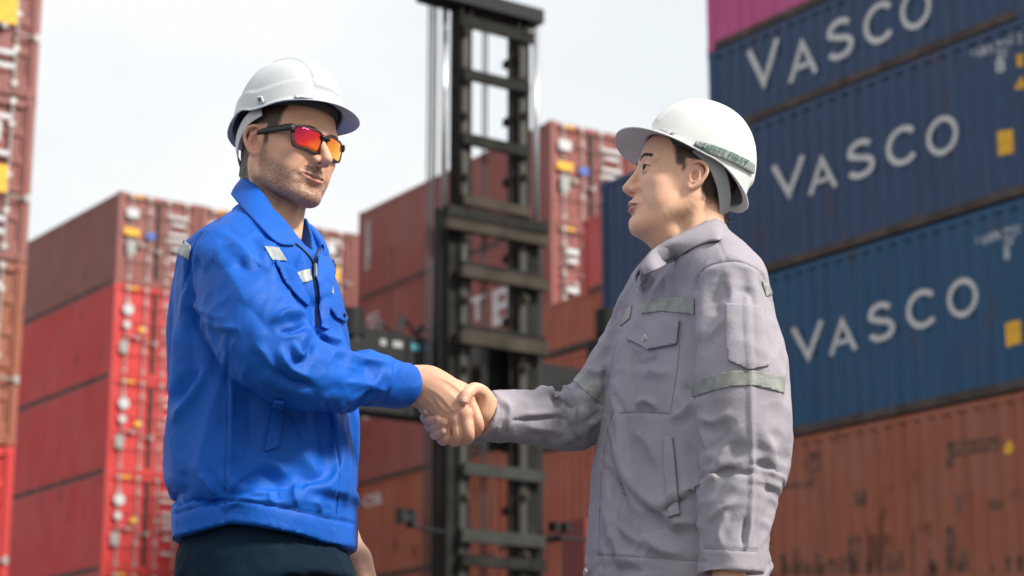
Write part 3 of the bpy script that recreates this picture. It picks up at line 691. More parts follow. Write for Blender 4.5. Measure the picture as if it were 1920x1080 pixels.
    # ears
    for s in (-1, 1):
        def E(pts): return [(x, s*(7.05 + .32*(-(x) + .6)*.9 + yy), z, r) for x, yy, z, r in pts]
        f.add(ell((-.9, s*7.3, -1.0), (1.55, .55, 2.4), rot('Z', -s*18)), .5)
        f.add(tube(E([(.7, -.1, -.3, .28), (.5, .15, 1.0, .32), (-.5, .5, 1.75, .36), (-1.9, .65, 1.35, .38), (-2.5, .6, 0, .36), (-2.0, .5, -1.6, .36), (-1.1, .4, -2.9, .42), (-.1, .2, -3.6, .50), (.3, 0, -3.0, .40)]), 4), .35)
        f.sub(tube(E([(-.2, .75, .9, .30), (-1.3, .95, .6, .30), (-1.7, .95, -.4, .28)]), 3), .3)
        f.add(tube(E([(-.2, .35, .45, .22), (-1.1, .55, -.1, .26), (-1.15, .5, -1.5, .26), (-.5, .4, -2.4, .24)]), 3), .3)
        f.sub(ell((-.35, s*7.75, -1.15), (.62, .55, .95)), .35)
        f.add(ell((.45, s*7.25, -1.2), (.42, .38, .6)), .35)
    for fn in p.get('extra', []): fn(f)
    return f
def head_masks(V, p):
    x, y, z = V[:, 0], np.abs(V[:, 1]), V[:, 2]; n = len(V)
    co_ = p.get('corner', 0); mz_ = p.get('mz', 0)
    cz = -6.9 + co_ * (y / 2.7)**2 - mz_*.5
    lip = ss(2.75*p.get('lipw', 1) - y, 0, .5) * ss(x, 7.3, 7.8) * np.where(z > cz, ss((.78 - .20*y + .07*np.cos(y*5)) - (z - cz), 0, .22), ss((1.05 + mz_*.6 - .10*y**2*.8) - (cz - z), 0, .28))
    nos = p.get('pink', .25) * np.exp(-((x - 10.5)/1.6)**2 - ((y)/1.8)**2 - ((z + 3.7)/1.4)**2) + .35*np.exp(-((y - 8)/1.4)**2)*ss(x, 2.2, 1.2)*ss(z, -4.6, -3.6) + .22*np.exp(-((x-6.5)/2.4)**2-((y-4.8)/2)**2-((z+3.2)/2)**2)
    red = np.clip(lip * p.get('lipamt', .85) + nos, 0, 1)
    beard = np.zeros(n)
    if p.get('beard', 0):
        jawl = ss(-z, 2.2 - 0.0, 4.6) * ss(x + 1.2, 0, 1.0)
        cheekcut = ss(-(z) - (3.6 + .42*(x - 1.5).clip(0)), -.8, .9)
        side = ss(2.6 - x, 0, 1.4) * ss(x, -.2, .8) * ss(-z, -1.5, .5) * ss(y, 5.2, 6.0) * .8
        lowb = ss(z, -14.0, -10.8)
        must = ss(2.9 - y, 0, .8) * ss(x, 7.4, 8.2) * ss(-z, 4.7, 5.2) * ss(z, -6.6, -6.1) 
        chin = ss(3.2 - y, 0, 1.2) * ss(-z, 8.0, 8.6) * ss(x, 5.0, 6.5)
        beard = np.clip(np.maximum.reduce([cheekcut * jawl * .85, side, must * 1.35, chin * 1.0]), 0, 1.1) * lowb * (1 - lip) * p['beard']
        beard *= 1 - .9*ss(y, 7.0, 7.4)
    brow = np.exp(-((z - (2.05 + p.get('browz', 0) + .35*np.sin((y - 1.2)/4*math.pi))) / (.36 - .03*y))**2) * ss(y, .9, 1.5) * ss(5.6 - y, 0, 1.0) * ss(x, 5, 6) * p.get('brow', 1)
    lash = np.exp(-((z - .46 + .10*((y - 3.2)/1.2)**2)/.15)**2) * ss(1.5 - np.abs(y - 3.35), 0, .3) * ss(x, 7.0, 7.6)
    mline = np.exp(-((z - cz) / (.17 + .15*mz_))**2) * ss(2.9*p.get('lipw', 1) - y, 0, .5) * ss(x, 7.0, 7.6)  # mouth crease darkened in colour, on top of the groove's own shade
    ear = ss(y, 6.95, 7.25) * ss(x, -4.0, -3.0) * ss(2.0 - x, 0, .6) * ss(z, -4.6, -4.0) * ss(2.5 - z, 0, .4)
    hl = p.get('hair', {})
    front = ss(hl.get('front', 4.6) + .25*(z - 2) - x, -.5, .6) * ss(z, .2, 1.4)                       # temple
    burn = ss(2.2 - x, -.3, .5) * ss(x, .4, 1.0) * ss(z, hl.get('burn', -1.0) - .8, hl.get('burn', -1.0) + .5)
    back = ss(-1.9 - x, -.2, .7) * ss(z, hl.get('nape', -8.0) - 1.2 , hl.get('nape', -8.0) + 1.5)
    hair = np.clip(np.maximum.reduce([front, burn * (y > 5), back]), 0, 1) * (1 - ear)
    return red, beard, np.clip(brow, 0, 1), hair, np.maximum(mline, lash * 1.2)
def make_head(p, T, skin, hairm):
    """T: 4x4 matrix, head centimetres -> world. Returns body-part arrays and strand arrays."""
    f = head_field(p); V, Q = f.net(); V = relax(V, Q, 1, .4)
    red, beard, brow, hair, mline = head_masks(V, p)
    mask = np.stack([red, beard, np.clip(np.maximum.reduce([brow * .72, hair * .93, mline * .7]), 0, 1)], 1)
    N = vnormals(V, Q)
    # hair strands
    r = np.random.default_rng(3); w = hair.copy(); w[w < .25] = 0
    pick = r.choice(len(V), size=p.get('strands', 9000), p=w / w.sum())
    wb = brow.copy(); wb[wb < .3] = 0; pick2 = r.choice(len(V), size=700, p=wb / wb.sum())
    sv = []; sf = []
    for pk, L, lift, wd_ in ((pick, p.get('hairlen', .9), .26, .024), (pick2, .7, .30, .028)):
        b = V[pk]; nn = N[pk]; down = np.stack([-.55 - .2*(b[:, 0] > 2), .05*np.sign(b[:, 1]), -1.0 + 0*b[:, 0]], 1)
        if pk is pick2: down = np.stack([-.35 + 0*b[:, 0], np.sign(b[:, 1])*1.0, .25 - .12*np.abs(b[:, 1])], 1)
        down = down + r.normal(0, .25, b.shape); down -= nn * (down * nn).sum(1, keepdims=True); down /= np.linalg.norm(down, axis=1, keepdims=True)
        l = (L * r.uniform(.6, 1.2, len(b)))[:, None]; side = np.cross(down, nn) * wd_
        mid = b + down * l * .55 + nn * (l * lift * .45); tip = b + down * l * 1.0 + nn * (l * lift * .5)
        k = sum(len(q) for q in sv); m_ = len(b)
        sv.append(np.concatenate([b - side - nn*.03, b + side - nn*.03, mid + side, mid - side, tip])); ar = np.arange(m_)
        sf += np.stack([ar, ar + m_, ar + 2*m_, ar + 3*m_], 1).__add__(k).tolist(); sf += np.stack([ar + 3*m_, ar + 2*m_, ar + 4*m_], 1).__add__(k).tolist()
    return V, Q, mask, np.concatenate(sv), sf
def xf(T, V): T = np.array(T); return V @ T[:3, :3].T + T[:3, 3]
def head_matrix(loc, yaw, pitch, roll, s=.01):
    """yaw: 0 = face towards +X; pitch > 0 looks up; roll > 0 tips the crown to the person's left"""
    return Matrix.Translation(loc) @ Matrix.Rotation(math.radians(yaw), 4, 'Z') @ Matrix.Rotation(math.radians(-pitch), 4, 'Y') @ Matrix.Rotation(math.radians(-roll), 4, 'X') @ Matrix.Diagonal((s, s, s, 1))

# ------------------------------------------------------------------ safety helmet, head centimetres
def helmet_shell(q):
    na, ns = 180, 64; V = []; 
    zc = q['z']; H = q['H']; rl, rw = q['rl'], q['rw']; cx = q.get('cx', -.6)
    A = np.linspace(0, 2*math.pi, na, endpoint=False)
    for a in A:
        c, s_ = math.cos(a), math.sin(a)
        fr = max(0, c); bk = max(0, -c); side = abs(s_)
        rim = zc + q['front'] * fr**1.2 + q['back'] * bk**2 + q['side'] * math.exp(-((abs(((a + math.pi) % (2*math.pi)) - math.pi) - q.get('ear', 1.9)) / .38)**2)
        brim = q.get('edge', .9) + q['peak'] * ss(np.array(c), .25, .92) ** 1.0 + q.get('tail', .6) * ss(np.array(-c), .2, .9)
        brim = float(brim); droop = q['droop'] * float(ss(np.array(c), .2, .95)) + .19*brim
        R = 1.0 / math.sqrt((c / rl)**2 + (s_ / rw)**2)
        for i in range(ns):
            t = i / (ns - 1)
            if t < .80:
                u = t / .80; ph = u * math.pi / 2; rr = R * (math.sin(ph) ** .92) ; hh = (math.cos(ph)) ** .88
                x, y = cx + rr * c, rr * s_; z = rim + (zc + H - rim) * hh
                # raised centre band, and a raised trim line round the sides
                band = float(ss(np.array(q['band'] - abs(y)), -.22, .22)) * float(ss(np.array(u), .02, .12)) * float(ss(np.array(.90 - u), 0, .06)) * (1 if c > -.2 or True else 0)
                lift = q.get('bandh', .42) * band
                if q.get('trim'):
                    lv = .80 + q['trimv'] * math.cos(2 * a)
                    lift += .28 * float(ss(np.array(u - lv), -.012, .022)) * float(ss(np.array(abs(s_)), .25, .45))
                if q.get('slot'):
                    pass
                nx, ny, nz_ = c * math.sin(ph), s_ * math.sin(ph), math.cos(ph)
                x += nx * lift; y += ny * lift; z += nz_ * lift
                if q.get('crest'):
                    cr = q['crest'] * math.exp(-(y / 1.1)**2) * float(ss(np.array(u), .05, .25)) * float(ss(np.array(.95 - u), 0, .25)) * (1 if c < .6 else 1)
                    z += cr * nz_; x += cr * nx
            else:
                u = (t - .80) / .20
                base_l = .28 if (q.get('trim') and abs(s_) > .25) else 0
                out_ = R + base_l * (1 - u) + brim * (u ** .9); 
                x, y = cx + out_ * c, out_ * s_
                z = rim - droop * u ** 1.4 - .18 * math.sin(u * math.pi) * 0 + .35 * side**4 * 0 - .25*u
            V.append((x, y, z))
    F = []
    for j in range(na):
        k = (j + 1) % na
        for i in range(ns - 1): F.append((j*ns + i, j*ns + i + 1, k*ns + i + 1, k*ns + i))
    return np.array(V), np.array(F)
def shell_object(name, V, F, T, m, parent, thick=.0026, bevel=True):
    me = mesh_np(name, xf(T, V), F, m); o = link(name, me, parent)
    bm = bmesh.new(); bm.from_mesh(me); bmesh.ops.remove_doubles(bm, verts=bm.verts[:], dist=1e-5); bmesh.ops.recalc_face_normals(bm, faces=bm.faces[:]); bm.to_mesh(me); bm.free()
    s = o.modifiers.new('thick', 'SOLIDIFY'); s.thickness = thick; s.offset = -1
    return o
def ribbon(name, rows, T, m, parent, thick=.0015, smooth=True, weld=False):
    """rows: list of (list of points) across; joined into a strip with thickness"""
    n = len(rows[0]); V = np.array([p_ for r_ in rows for p_ in r_], float)
    F = [(i*n + j, i*n + j + 1, (i+1)*n + j + 1, (i+1)*n + j) for i in range(len(rows) - 1) for j in range(n - 1)]
    me = mesh_np(name, xf(T, V) if T is not None else V, np.array(F), m, smooth); o = link(name, me, parent)
    if weld: bm = bmesh.new(); bm.from_mesh(me); bmesh.ops.remove_doubles(bm, verts=bm.verts[:], dist=2e-5); bm.to_mesh(me); bm.free()
    if thick: s = o.modifiers.new('thick', 'SOLIDIFY'); s.thickness = thick; s.offset = 0
    return o
# ------------------------------------------------------------------ person A: blue jacket, sunglasses
HA = head_matrix(P(539, 276, 3.60), -40, -6, 3)
pa = dict(nb=3.2, jaw=.25, jawz=-.4, chin=.25, chinz=-.4, nose=.35, tip=.05, neck=.3, beard=.95, brow=.8, browz=-.5, corner=.45, mound=-.35, lipw=1.12, lipr=-.15, pink=.3, lipamt=.7, hair=dict(front=4.4, burn=-1.2, nape=-8.0), hairlen=.55, strands=14000)
pb = dict(nb=-1.8, jaw=-.1, chin=.0, chinz=0, nose=-.12, tip=-.06, soft=.7, mound=.62, lipr=-.12, eyeh=.35, eyex=.5, lipw=1.1, cheek=.35, neck=-.7, beard=0, brow=1.0, mz=.25, corner=-.05, browz=.2, pink=.35, hair=dict(front=3.6, burn=-.2, nape=-4.6), hairlen=.5, strands=15000)
HB = head_matrix(P(1283, 341, 3.60), 180 + 8, 9, 0, .0097)
PA = empty('person', (P(500, 1000, 3.6).x, 3.6, 0)); PB = empty('person', (P(1280, 1000, 3.6).x, 3.6, 0))
for o in (PA, PB): o.rotation_euler.z = 0
tag(PA, 'man in cobalt blue work jacket, white helmet and mirrored sunglasses shaking hands', 'person')
tag(PB, 'man in pale grey work jacket and white helmet with strap, facing left', 'person')
def child(o, root):                      # geometry is laid out in world space; parent keeps it there
    o.parent = root; o.matrix_parent_inverse = Matrix.Translation(root.location).inverted(); return o
BODY = {}
for key, root, p_, T, sk, hm in (('a', PA, pa, HA, 'skin_a', 'hair_a'), ('b', PB, pb, HB, 'skin_b', 'hair_b')):
    V, Q, mask, SV, SF = make_head(p_, T, sk, hm)
    BODY[key] = [(xf(T, V), Q, mask)]
    child(link('hair', mesh('hair', xf(T, SV).tolist(), SF, M[hm], True)), root)
    for s in (-1, 1):
        def ball(nm, c, r, m, sx=1.0, nseg=20, par=root):
            bm = bmesh.new(); bmesh.ops.create_uvsphere(bm, u_segments=nseg, v_segments=nseg, radius=1)
            for v in bm.verts: v.co = T @ Vector((c[0] + v.co.x*r*sx, c[1] + v.co.y*r, c[2] + v.co.z*r))
            me = bpy.data.meshes.new(nm); bm.to_mesh(me); bm.free(); me.polygons.foreach_set('use_smooth', [True]*len(me.polygons)); me.materials.append(M[m]); return child(link(nm, me), root)
        ball('eye', (7.32 + p_.get('eyex', 0), s*3.2, 0), 1.2, 'eye')
        e_ = p_.get('eyex', 0); gx, gy = (8.24 + e_ * .9, s*3.2 + (.5*s if e_ else .12))
        ball('iris', (gx, gy, 0.02), .70, 'iris', .45)
    if key == 'b':
        mb = MB(); mb.box((8.2, -1.5, -6.95), (8.75, 1.5, -6.55)); child(link('teeth', mesh('teeth', [tuple(T @ Vector(v)) for v in mb.v], mb.f, M['teeth'])), root)
# helmets
qa = dict(z=4.2, H=12.6, rl=10.7, rw=9.1, front=2.9, back=-2.4, side=1.2, peak=3.3, droop=.4, band=3.3, tail=.5, edge=.6, trim=True, trimv=-.04, cx=-.8, crest=.0)
V, F = helmet_shell(qa); HLA = HA @ Matrix.Rotation(math.radians(-3), 4, 'Y')
hat = empty('hard_hat'); child(hat, PA)
sh = child(shell_object('helmet_shell', V, F, HLA, M['helmet_a'], None), hat)
qb = dict(z=3.4, H=13.2, bandh=.6, rl=10.9, rw=9.3, front=1.6, back=-2.6, side=.2, peak=5.1, droop=.6, band=2.3, tail=.5, edge=.7, trim=False, cx=-1.0, crest=.0)
V, F = helmet_shell(qb); HLB = HB @ Matrix.Rotation(math.radians(-15), 4, 'Y')
hatb = empty('hard_hat'); child(hatb, PB)
shb = child(shell_object('helmet_shell', V, F, HLB, M['helmet_b'], None), hatb)
# head band under each helmet
def band(T, z0, z1, rx, ry, cx, m, hat_, a0=0, a1=360, nm='headband', tilt=0.0):
    rows = []
    for k in range(49):
        a = math.radians(a0 + (a1 - a0) * k / 48); x = cx + rx*math.cos(a); y = ry*math.sin(a); d = tilt*(x - cx)
        rows.append([(x, y, z0 + d), (x*1.01, y*1.01, (z0+z1)/2 + d), (x*1.02, y*1.02, z1 + d)])
    o = ribbon(nm, rows, T, M[m], None); return child(o, hat_)
band(HLA, 5.2, 6.6, 9.9, 8.2, -.6, 'harness_dark', hat, -150, 150, 'sweatband', .03)
band(HLB, 3.2, 6.4, 9.9, 8.2, -.6, 'harness_dark', hatb, -120, 120, 'sweatband', .03)
# sunglasses
gl = empty('sunglasses'); child(gl, PA)
def lensmat(name, stops):                # iridescent mirror coating: hue runs across the lens
    m = bpy.data.materials.new(name); m.use_nodes = True; t = m.node_tree; b = t.nodes['Principled BSDF']
    b.inputs['Metallic'].default_value = .85; b.inputs['Roughness'].default_value = .07
    co = t.nodes.new('ShaderNodeTexCoord'); mp_ = t.nodes.new('ShaderNodeVectorMath'); mp_.operation = 'DOT_PRODUCT'; mp_.inputs[1].default_value = (.55, .2, -.80)
    nz_ = t.nodes.new('ShaderNodeTexNoise'); nz_.inputs['Scale'].default_value = 1.6; t.links.new(co.outputs['Generated'], nz_.inputs['Vector'])
    ad = t.nodes.new('ShaderNodeMath'); ad.operation = 'MULTIPLY_ADD'; ad.inputs[1].default_value = .35; t.links.new(nz_.outputs['Fac'], ad.inputs[0]); t.links.new(mp_.outputs['Value'], ad.inputs[2])
    t.links.new(co.outputs['Generated'], mp_.inputs[0])
    r = t.nodes.new('ShaderNodeValToRGB'); mr_ = t.nodes.new('ShaderNodeMapRange'); mr_.inputs[1].default_value = -.5; mr_.inputs[2].default_value = .85
    e = r.color_ramp.elements; e[0].position = 0; e[0].color = (*stops[0], 1); e[1].position = 1; e[1].color = (*stops[2], 1); x = e.new(.5); x.color = (*stops[1], 1)
    t.links.new(ad.outputs[0], mr_.inputs[0]); t.links.new(mr_.outputs[0], r.inputs[0]); t.links.new(r.outputs[0], b.inputs['Base Color']); return m
M['iris'].node_tree.nodes['Principled BSDF'].inputs['Specular IOR Level'].default_value = .15
M['lens_near'] = lensmat('mirrored_lens_red', [(.30, .015, .06), (.62, .03, .03), (.90, .22, .02)])
M['lens_far'] = lensmat('mirrored_lens_amber', [(.75, .10, .02), (.95, .36, .03), (1.0, .62, .12)])
def lens_curve(s, grow=0.0):             # outline of one lens, (y, z) in head centimetres
    pts = []
    for k in range(48):
        a = 2*math.pi*k/48; c, d = math.cos(a), math.sin(a); n_ = 5.0
        yy = math.copysign(abs(c)**(2/n_), c); zz = math.copysign(abs(d)**(2/n_), d)
        w = 2.75 + grow; h = 1.85 + grow
        y = 3.45 + w*yy - .35*(zz < 0)*yy*abs(zz) ; z = -.35 + h*zz - (.5 if (yy < 0 and zz < 0) else 0)*abs(yy)*abs(zz)
        pts.append((y, z))
    return pts
def gx(y, z): return 9.75 - .045*y*y - .03*(z + .3)**2
for s in (-1, 1):
    lo_ = lens_curve(s); ou = lens_curve(s, .24)
    rows = []
    for f_ in np.linspace(0, 1, 10):
        rows.append([(gx(3.45 + (y - 3.45)*f_, -.35 + (z + .35)*f_) , s*(3.45 + (y - 3.45)*f_), -.35 + (z + .35)*f_) for y, z in lo_ + lo_[:1]])
    child(ribbon('lens', rows, HA, M['lens_near' if s < 0 else 'lens_far'], None, .001, weld=True), gl)
    rows = [[(gx(y, z) + .10, s*y, z), (gx(y2, z2) + .12, s*y2, z2), (gx(y2, z2) - .25, s*y2, z2), (gx(y, z) - .2, s*y, z)] for (y, z), (y2, z2) in zip(lo_ + lo_[:1], ou + ou[:1])]
    child(ribbon('frame_rim', rows, HA, M['frame'], None, .0008, False), gl)
    rows = []
    for k in range(13):
        t_ = k/12; x = 7.9 - 9.0*t_; y = s*(6.75 + .75*t_**.6); z = .95 - .25*t_ - 1.6*max(0, t_ - .8)*2; hh = .62 - .25*t_
        rows.append([(x, y, z - hh), (x, y + s*.22, z - hh*.5), (x, y + s*.22, z + hh*.5), (x, y, z + hh)])
    rows.insert(0, [(8.3, s*6.2, .2), (8.35, s*6.3, .5), (8.35, s*6.3, 1.2), (8.3, s*6.2, 1.5)])
    child(ribbon('temple_arm', rows, HA, M['frame'], None, .003), gl)
rows = [[(10.0 - .1*abs(y), y, .35 - .0*abs(y)), (10.15, y, .7), (9.9 , y, 1.05)] for y in (-1.0, -.5, 0, .5, 1.0)]
child(ribbon('bridge', rows, HA, M['frame'], None, .003), gl)

# rear harness of each helmet, strap and lettering of the white one
def harness(T, hat_, m, w=1.25):
    for s in (-1, 1):
        c = curve_pts([(1.0, s*8.25, 4.4, 0), (-2.5, s*8.2, 3.2, 0), (-5.6, s*7.2, .9, 0), (-7.9, s*5.2, -1.6, 0), (-9.0, s*2.8, -3.3, 0), (-9.3, s*.4, -3.8, 0)], 6)[:, :3]
        rows = [[tuple(q + np.array([-.38, 0, .92]) * w * u + np.array([0, 0, 0])) for u in (-1, -.9, .9, 1)] for q in c]
        child(ribbon('harness_strap', rows, T, M[m], None, .0022), hat_)
    mb = MB(); mb.box((-10.4, -2.0, -4.8), (-9.4, 2.0, -2.8)); mb.bar((-10.41, 0, -3.8), (-11.1, 0, -3.9), 1.1, 14)
    me = mesh('adjuster_knob', [tuple(T @ Vector(v)) for v in mb.v], mb.f, M['harness_dark']); child(link('adjuster_knob', me), hat_)
M['harness_light'] = mat('harness_pale_plastic', (.52, .53, .54), .45)
harness(HLA, hat, 'harness_light', 1.1); harness(HLB, hatb, 'harness', 1.5)
M['strap'] = mat('elastic_chin_strap', (.23, .27, .25), .75, var=.1, scale=90, bump=.2, bscale=500); M['strap_print'] = mat('strap_green_print', (.015, .085, .055), .7)
me = shb.data; bvH = BVHTree.FromPolygons([v.co.copy() for v in me.vertices], [tuple(p_.vertices) for p_ in me.polygons])
# ------------------------------------------------------------------ cloth: jackets, trousers
from mathutils import noise as mnoise
M['blue_cloth'] = mat('cobalt_cotton', (.003, .092, .455), .60, var=.12, scale=9, bump=.16, bscale=420, spec=.26, crinkle=.22)
M['blue_cloth2'] = M['blue_cloth']
M['grey_cloth'] = mat('lavender_grey_cotton', (.314, .289, .328), .78, var=.07, scale=12, bump=.16, bscale=420, spec=.2, crinkle=.22)
M['tape_a'] = mat('reflective_tape_silver', (.33, .36, .35), .45, var=.12, scale=40, bump=.1, bscale=500)
M['tape_b'] = mat('reflective_tape_olive', (.235, .247, .224), .55, var=.18, scale=60, bump=.15, bscale=300)
M['zip'] = mat('black_zip', (.012, .012, .013), .5); M['metal'] = mat('zip_puller', (.55, .53, .5), .3, .9)
M['teal_cloth'] = mat('dark_teal_trousers', (.004, .014, .028), .9, spec=.15, var=.2, scale=10, bump=.15, bscale=300)
M['grey_trousers'] = mat('grey_trousers', (.26, .24, .30), .75, var=.1, scale=10)
M['shoe'] = mat('black_shoe', (.02, .02, .02), .5)
M['thread_b'] = mat('seam_thread', (.20, .185, .23), .8); M['thread_a'] = mat('seam_thread_blue', (.003, .04, .26), .8)
def sections(spec, yaw, Yc, n=2.5, lean=None):
    """spec rows: (py, pxL, pxR, b) -> interpolated superellipse tower"""
    c, s_ = abs(math.cos(yaw)), abs(math.sin(yaw)); q = n / (n - 1); rows = []
    for r in spec:
        py, L, R, b = r[:4]; Y = r[4] if len(r) > 4 else Yc
        A = P(L, py, Y); B = P(R, py, Y); w = (B - A).length / 2; C = (A + B) / 2
        a = max(w**q - (b * s_)**q, 1e-5) ** (1 / q) / c; rows.append((C.z, C.x, C.y, a, b))
    rows.sort(); t = np.array(rows); e1 = (math.cos(yaw), math.sin(yaw)); e2 = (-math.sin(yaw), math.cos(yaw))
    zz = np.linspace(t[0, 0], t[-1, 0], 200); tt = np.stack([np.interp(zz, t[:, 0], t[:, i]) for i in range(5)], 1)
    k = np.hanning(25); k /= k.sum()
    for i in range(1, 5):
        pad = np.pad(tt[:, i], 12, 'edge'); tt[:, i] = np.convolve(pad, k, 'valid')
    def fn(X, Y, Z):
        z = Z.ravel(); cx, cy, a, b = (np.interp(z, tt[:, 0], tt[:, i])[None, None, :] for i in range(1, 5))
        x, y = X - cx, Y - cy; p_ = np.abs(x * e1[0] + y * e1[1]) / a; r_ = np.abs(x * e2[0] + y * e2[1]) / b
        g_ = (p_**n + r_**n) ** (1 / n); d = (g_ - 1) * np.minimum(a, b)
        dz = np.maximum(Z - tt[-1, 0], tt[0, 0] - Z)
        return np.maximum(d, dz)
    m = max(t[:, 3].max(), t[:, 4].max()) + .05
    return fn, np.array([t[:, 1].min() - m, t[:, 2].min() - m, t[0, 0]]), np.array([t[:, 1].max() + m, t[:, 2].max() + m, t[-1, 0]])
def pp(*rows): return [tuple(P(a, b, y)) + (r,) for a, b, y, r in rows]
def halfspace(point, normal, lo, hi):     # solid on the side the normal points to
    n = np.array(normal, float); n /= np.linalg.norm(n); p0 = np.array(point, float)
    return (lambda X, Y, Z: -((X - p0[0]) * n[0] + (Y - p0[1]) * n[1] + (Z - p0[2]) * n[2])), lo, hi
def cut_end(prim, point, normal, bore, depth, r):
    "sleeve with its far end cut square and bored open"
    fn, lo, hi = prim; n = np.array(normal, float); n /= np.linalg.norm(n); p0 = np.array(point, float); b = seg(p0 - n * depth, p0 + n * .06, r)[0]
    def f(X, Y, Z):
        d = np.maximum(fn(X, Y, Z), (X - p0[0]) * n[0] + (Y - p0[1]) * n[1] + (Z - p0[2]) * n[2])
        return np.maximum(d, -b(X, Y, Z))
    return f, lo, hi
CAMP = np.array([0, 0, HC])
def visible(V, N, Q):
    me = BVHTree.FromPolygons([Vector(v) for v in V.tolist()], Q.tolist()); o = Vector(CAMP); vis = np.zeros(len(V), bool)
    D = V - CAMP; L = np.linalg.norm(D, axis=1); fac = (N * D).sum(1) / L < .12
    for i in np.nonzero(fac)[0]:
        h = me.ray_cast(o, Vector(D[i] / L[i]))
        if h[0] is None or h[3] > L[i] - .012: vis[i] = True
    return vis
def stroke_disp(px, strokes):
    out_ = np.zeros(len(px))
    for pts, w, amp, *opt in strokes:
        q = curve_pts([(x, y, 0) for x, y in pts], 6)[:, :2] if len(pts) > 2 else np.array(pts, float)
        lo, hi = q.min(0) - 3.2*w, q.max(0) + 3.2*w
        m = np.nonzero(((px >= lo) & (px <= hi)).all(1))[0]
        if not len(m): continue
        p_ = px[m]; best = np.full(len(m), 1e9); bt = np.zeros(len(m)); sd = np.zeros(len(m)); seglen = np.linalg.norm(np.diff(q, axis=0), axis=1); tot = seglen.sum(); acc = 0
        for i in range(len(q) - 1):
            ab = q[i+1] - q[i]; t = np.clip(((p_ - q[i]) @ ab) / max(ab @ ab, 1e-9), 0, 1); r = p_ - q[i] - t[:, None] * ab; d = np.hypot(r[:, 0], r[:, 1]); k = d < best
            best[k] = d[k]; bt[k] = (acc + t[k] * seglen[i]) / tot; sd[k] = np.sign(ab[0] * r[k, 1] - ab[1] * r[k, 0]); acc += seglen[i]
        kind = opt[0] if opt else 'fold'
        g_ = np.exp(-(best / w)**2)
        if kind == 'fold':
            tp = ss(np.minimum(bt, 1 - bt), -.03, .30); s_ = best * sd
            g_ = (np.exp(-(np.abs(s_) / w)**1.45) - .30 * np.exp(-((s_ - 2.0*w) / (1.2*w))**2)) * tp
        out_[m] += amp * (.001 if kind == 'seam' else .0021 if w < 10 else .0015) * g_
    return out_
def wrinkle(V, scale, amp, seed, axis=None, squash=1.0, ridged=True):
    W_ = V.copy() if axis is None else V.copy()
    if axis is not None:
        a = np.array(axis, float); a /= np.linalg.norm(a); W_ = V + np.outer(V @ a, a) * (squash - 1)
    W_ = W_ / scale + seed * 7.3
    f = mnoise.noise; r = np.array([f(Vector(v)) for v in W_.tolist()])
    if ridged: r = (1 - np.abs(r) * 2.2) - .45
    return r * amp
def simulate(field, pinfn, grow, frames=20):
    "drape a coarse copy of the garment: the cloth is a little larger than the form, so it buckles into creases"
    g2 = Field.__new__(Field); k = 2; g2.lo = field.lo; g2.h = field.h * k; g2.F = field.F[::k, ::k, ::k]; g2.ax = [a[::k] for a in field.ax]
    V, Q = g2.net(); V = relax(V, Q, 3, .5); me = mesh_np('drape', V, Q, None); o = link('drape', me)
    vg = o.vertex_groups.new(name='pin'); w = pinfn(V)
    for lev in np.unique(np.round(w, 2)): vg.add(np.nonzero(np.abs(w - lev) < .006)[0].tolist(), float(lev), 'REPLACE')
    c = o.modifiers.new('cloth', 'CLOTH'); st = c.settings; st.vertex_group_mass = 'pin'; st.pin_stiffness = 1.0; st.quality = 4; st.mass = .25; st.air_damping = 2.0; st.effector_weights.gravity = .35
    st.tension_stiffness = 25; st.compression_stiffness = 12; st.shear_stiffness = 8; st.bending_stiffness = 6.0; st.tension_damping = 8; st.compression_damping = 8; st.shear_damping = 8; st.bending_damping = .6
    st.shrink_min = -grow; st.shrink_max = -grow; c.collision_settings.use_collision = False; c.collision_settings.use_self_collision = False
    c.point_cache.frame_start = 1; c.point_cache.frame_end = frames + 1
    for f in range(1, frames + 1): sc.frame_set(f)
    ev = o.evaluated_get(bpy.context.evaluated_depsgraph_get()); m2 = ev.to_mesh(); W_ = np.zeros(len(V) * 3); m2.vertices.foreach_get('co', W_); W_ = W_.reshape(-1, 3); ev.to_mesh_clear()
    sc.frame_set(1); bpy.data.objects.remove(o); bpy.data.meshes.remove(me)
    D = W_ - V; e = np.concatenate([Q[:, [i, (i + 1) % 4]] for i in range(4)]); a = np.concatenate([e[:, 0], e[:, 1]]); b = np.concatenate([e[:, 1], e[:, 0]]); dg = np.bincount(a, minlength=len(V))[:, None].clip(1)
    for _ in range(2): D = .45 * D + .55 * np.stack([np.bincount(a, D[b, i], len(V)) for i in range(3)], 1) / dg
    return V, Q, D
def carry(V0, Q0, D0, V):
    "interpolate a displacement from the coarse drape to the fine garment"
    bv = BVHTree.FromPolygons([Vector(v) for v in V0.tolist()], Q0.tolist()); out_ = np.zeros_like(V)
    for i, v in enumerate(V.tolist()):
        h = bv.find_nearest(Vector(v)); q = Q0[h[2]]; d = np.linalg.norm(V0[q] - np.array(h[0]), axis=1); w = 1 / (d + 5e-4)**2; out_[i] = (D0[q] * w[:, None]).sum(0) / w.sum()
    return out_
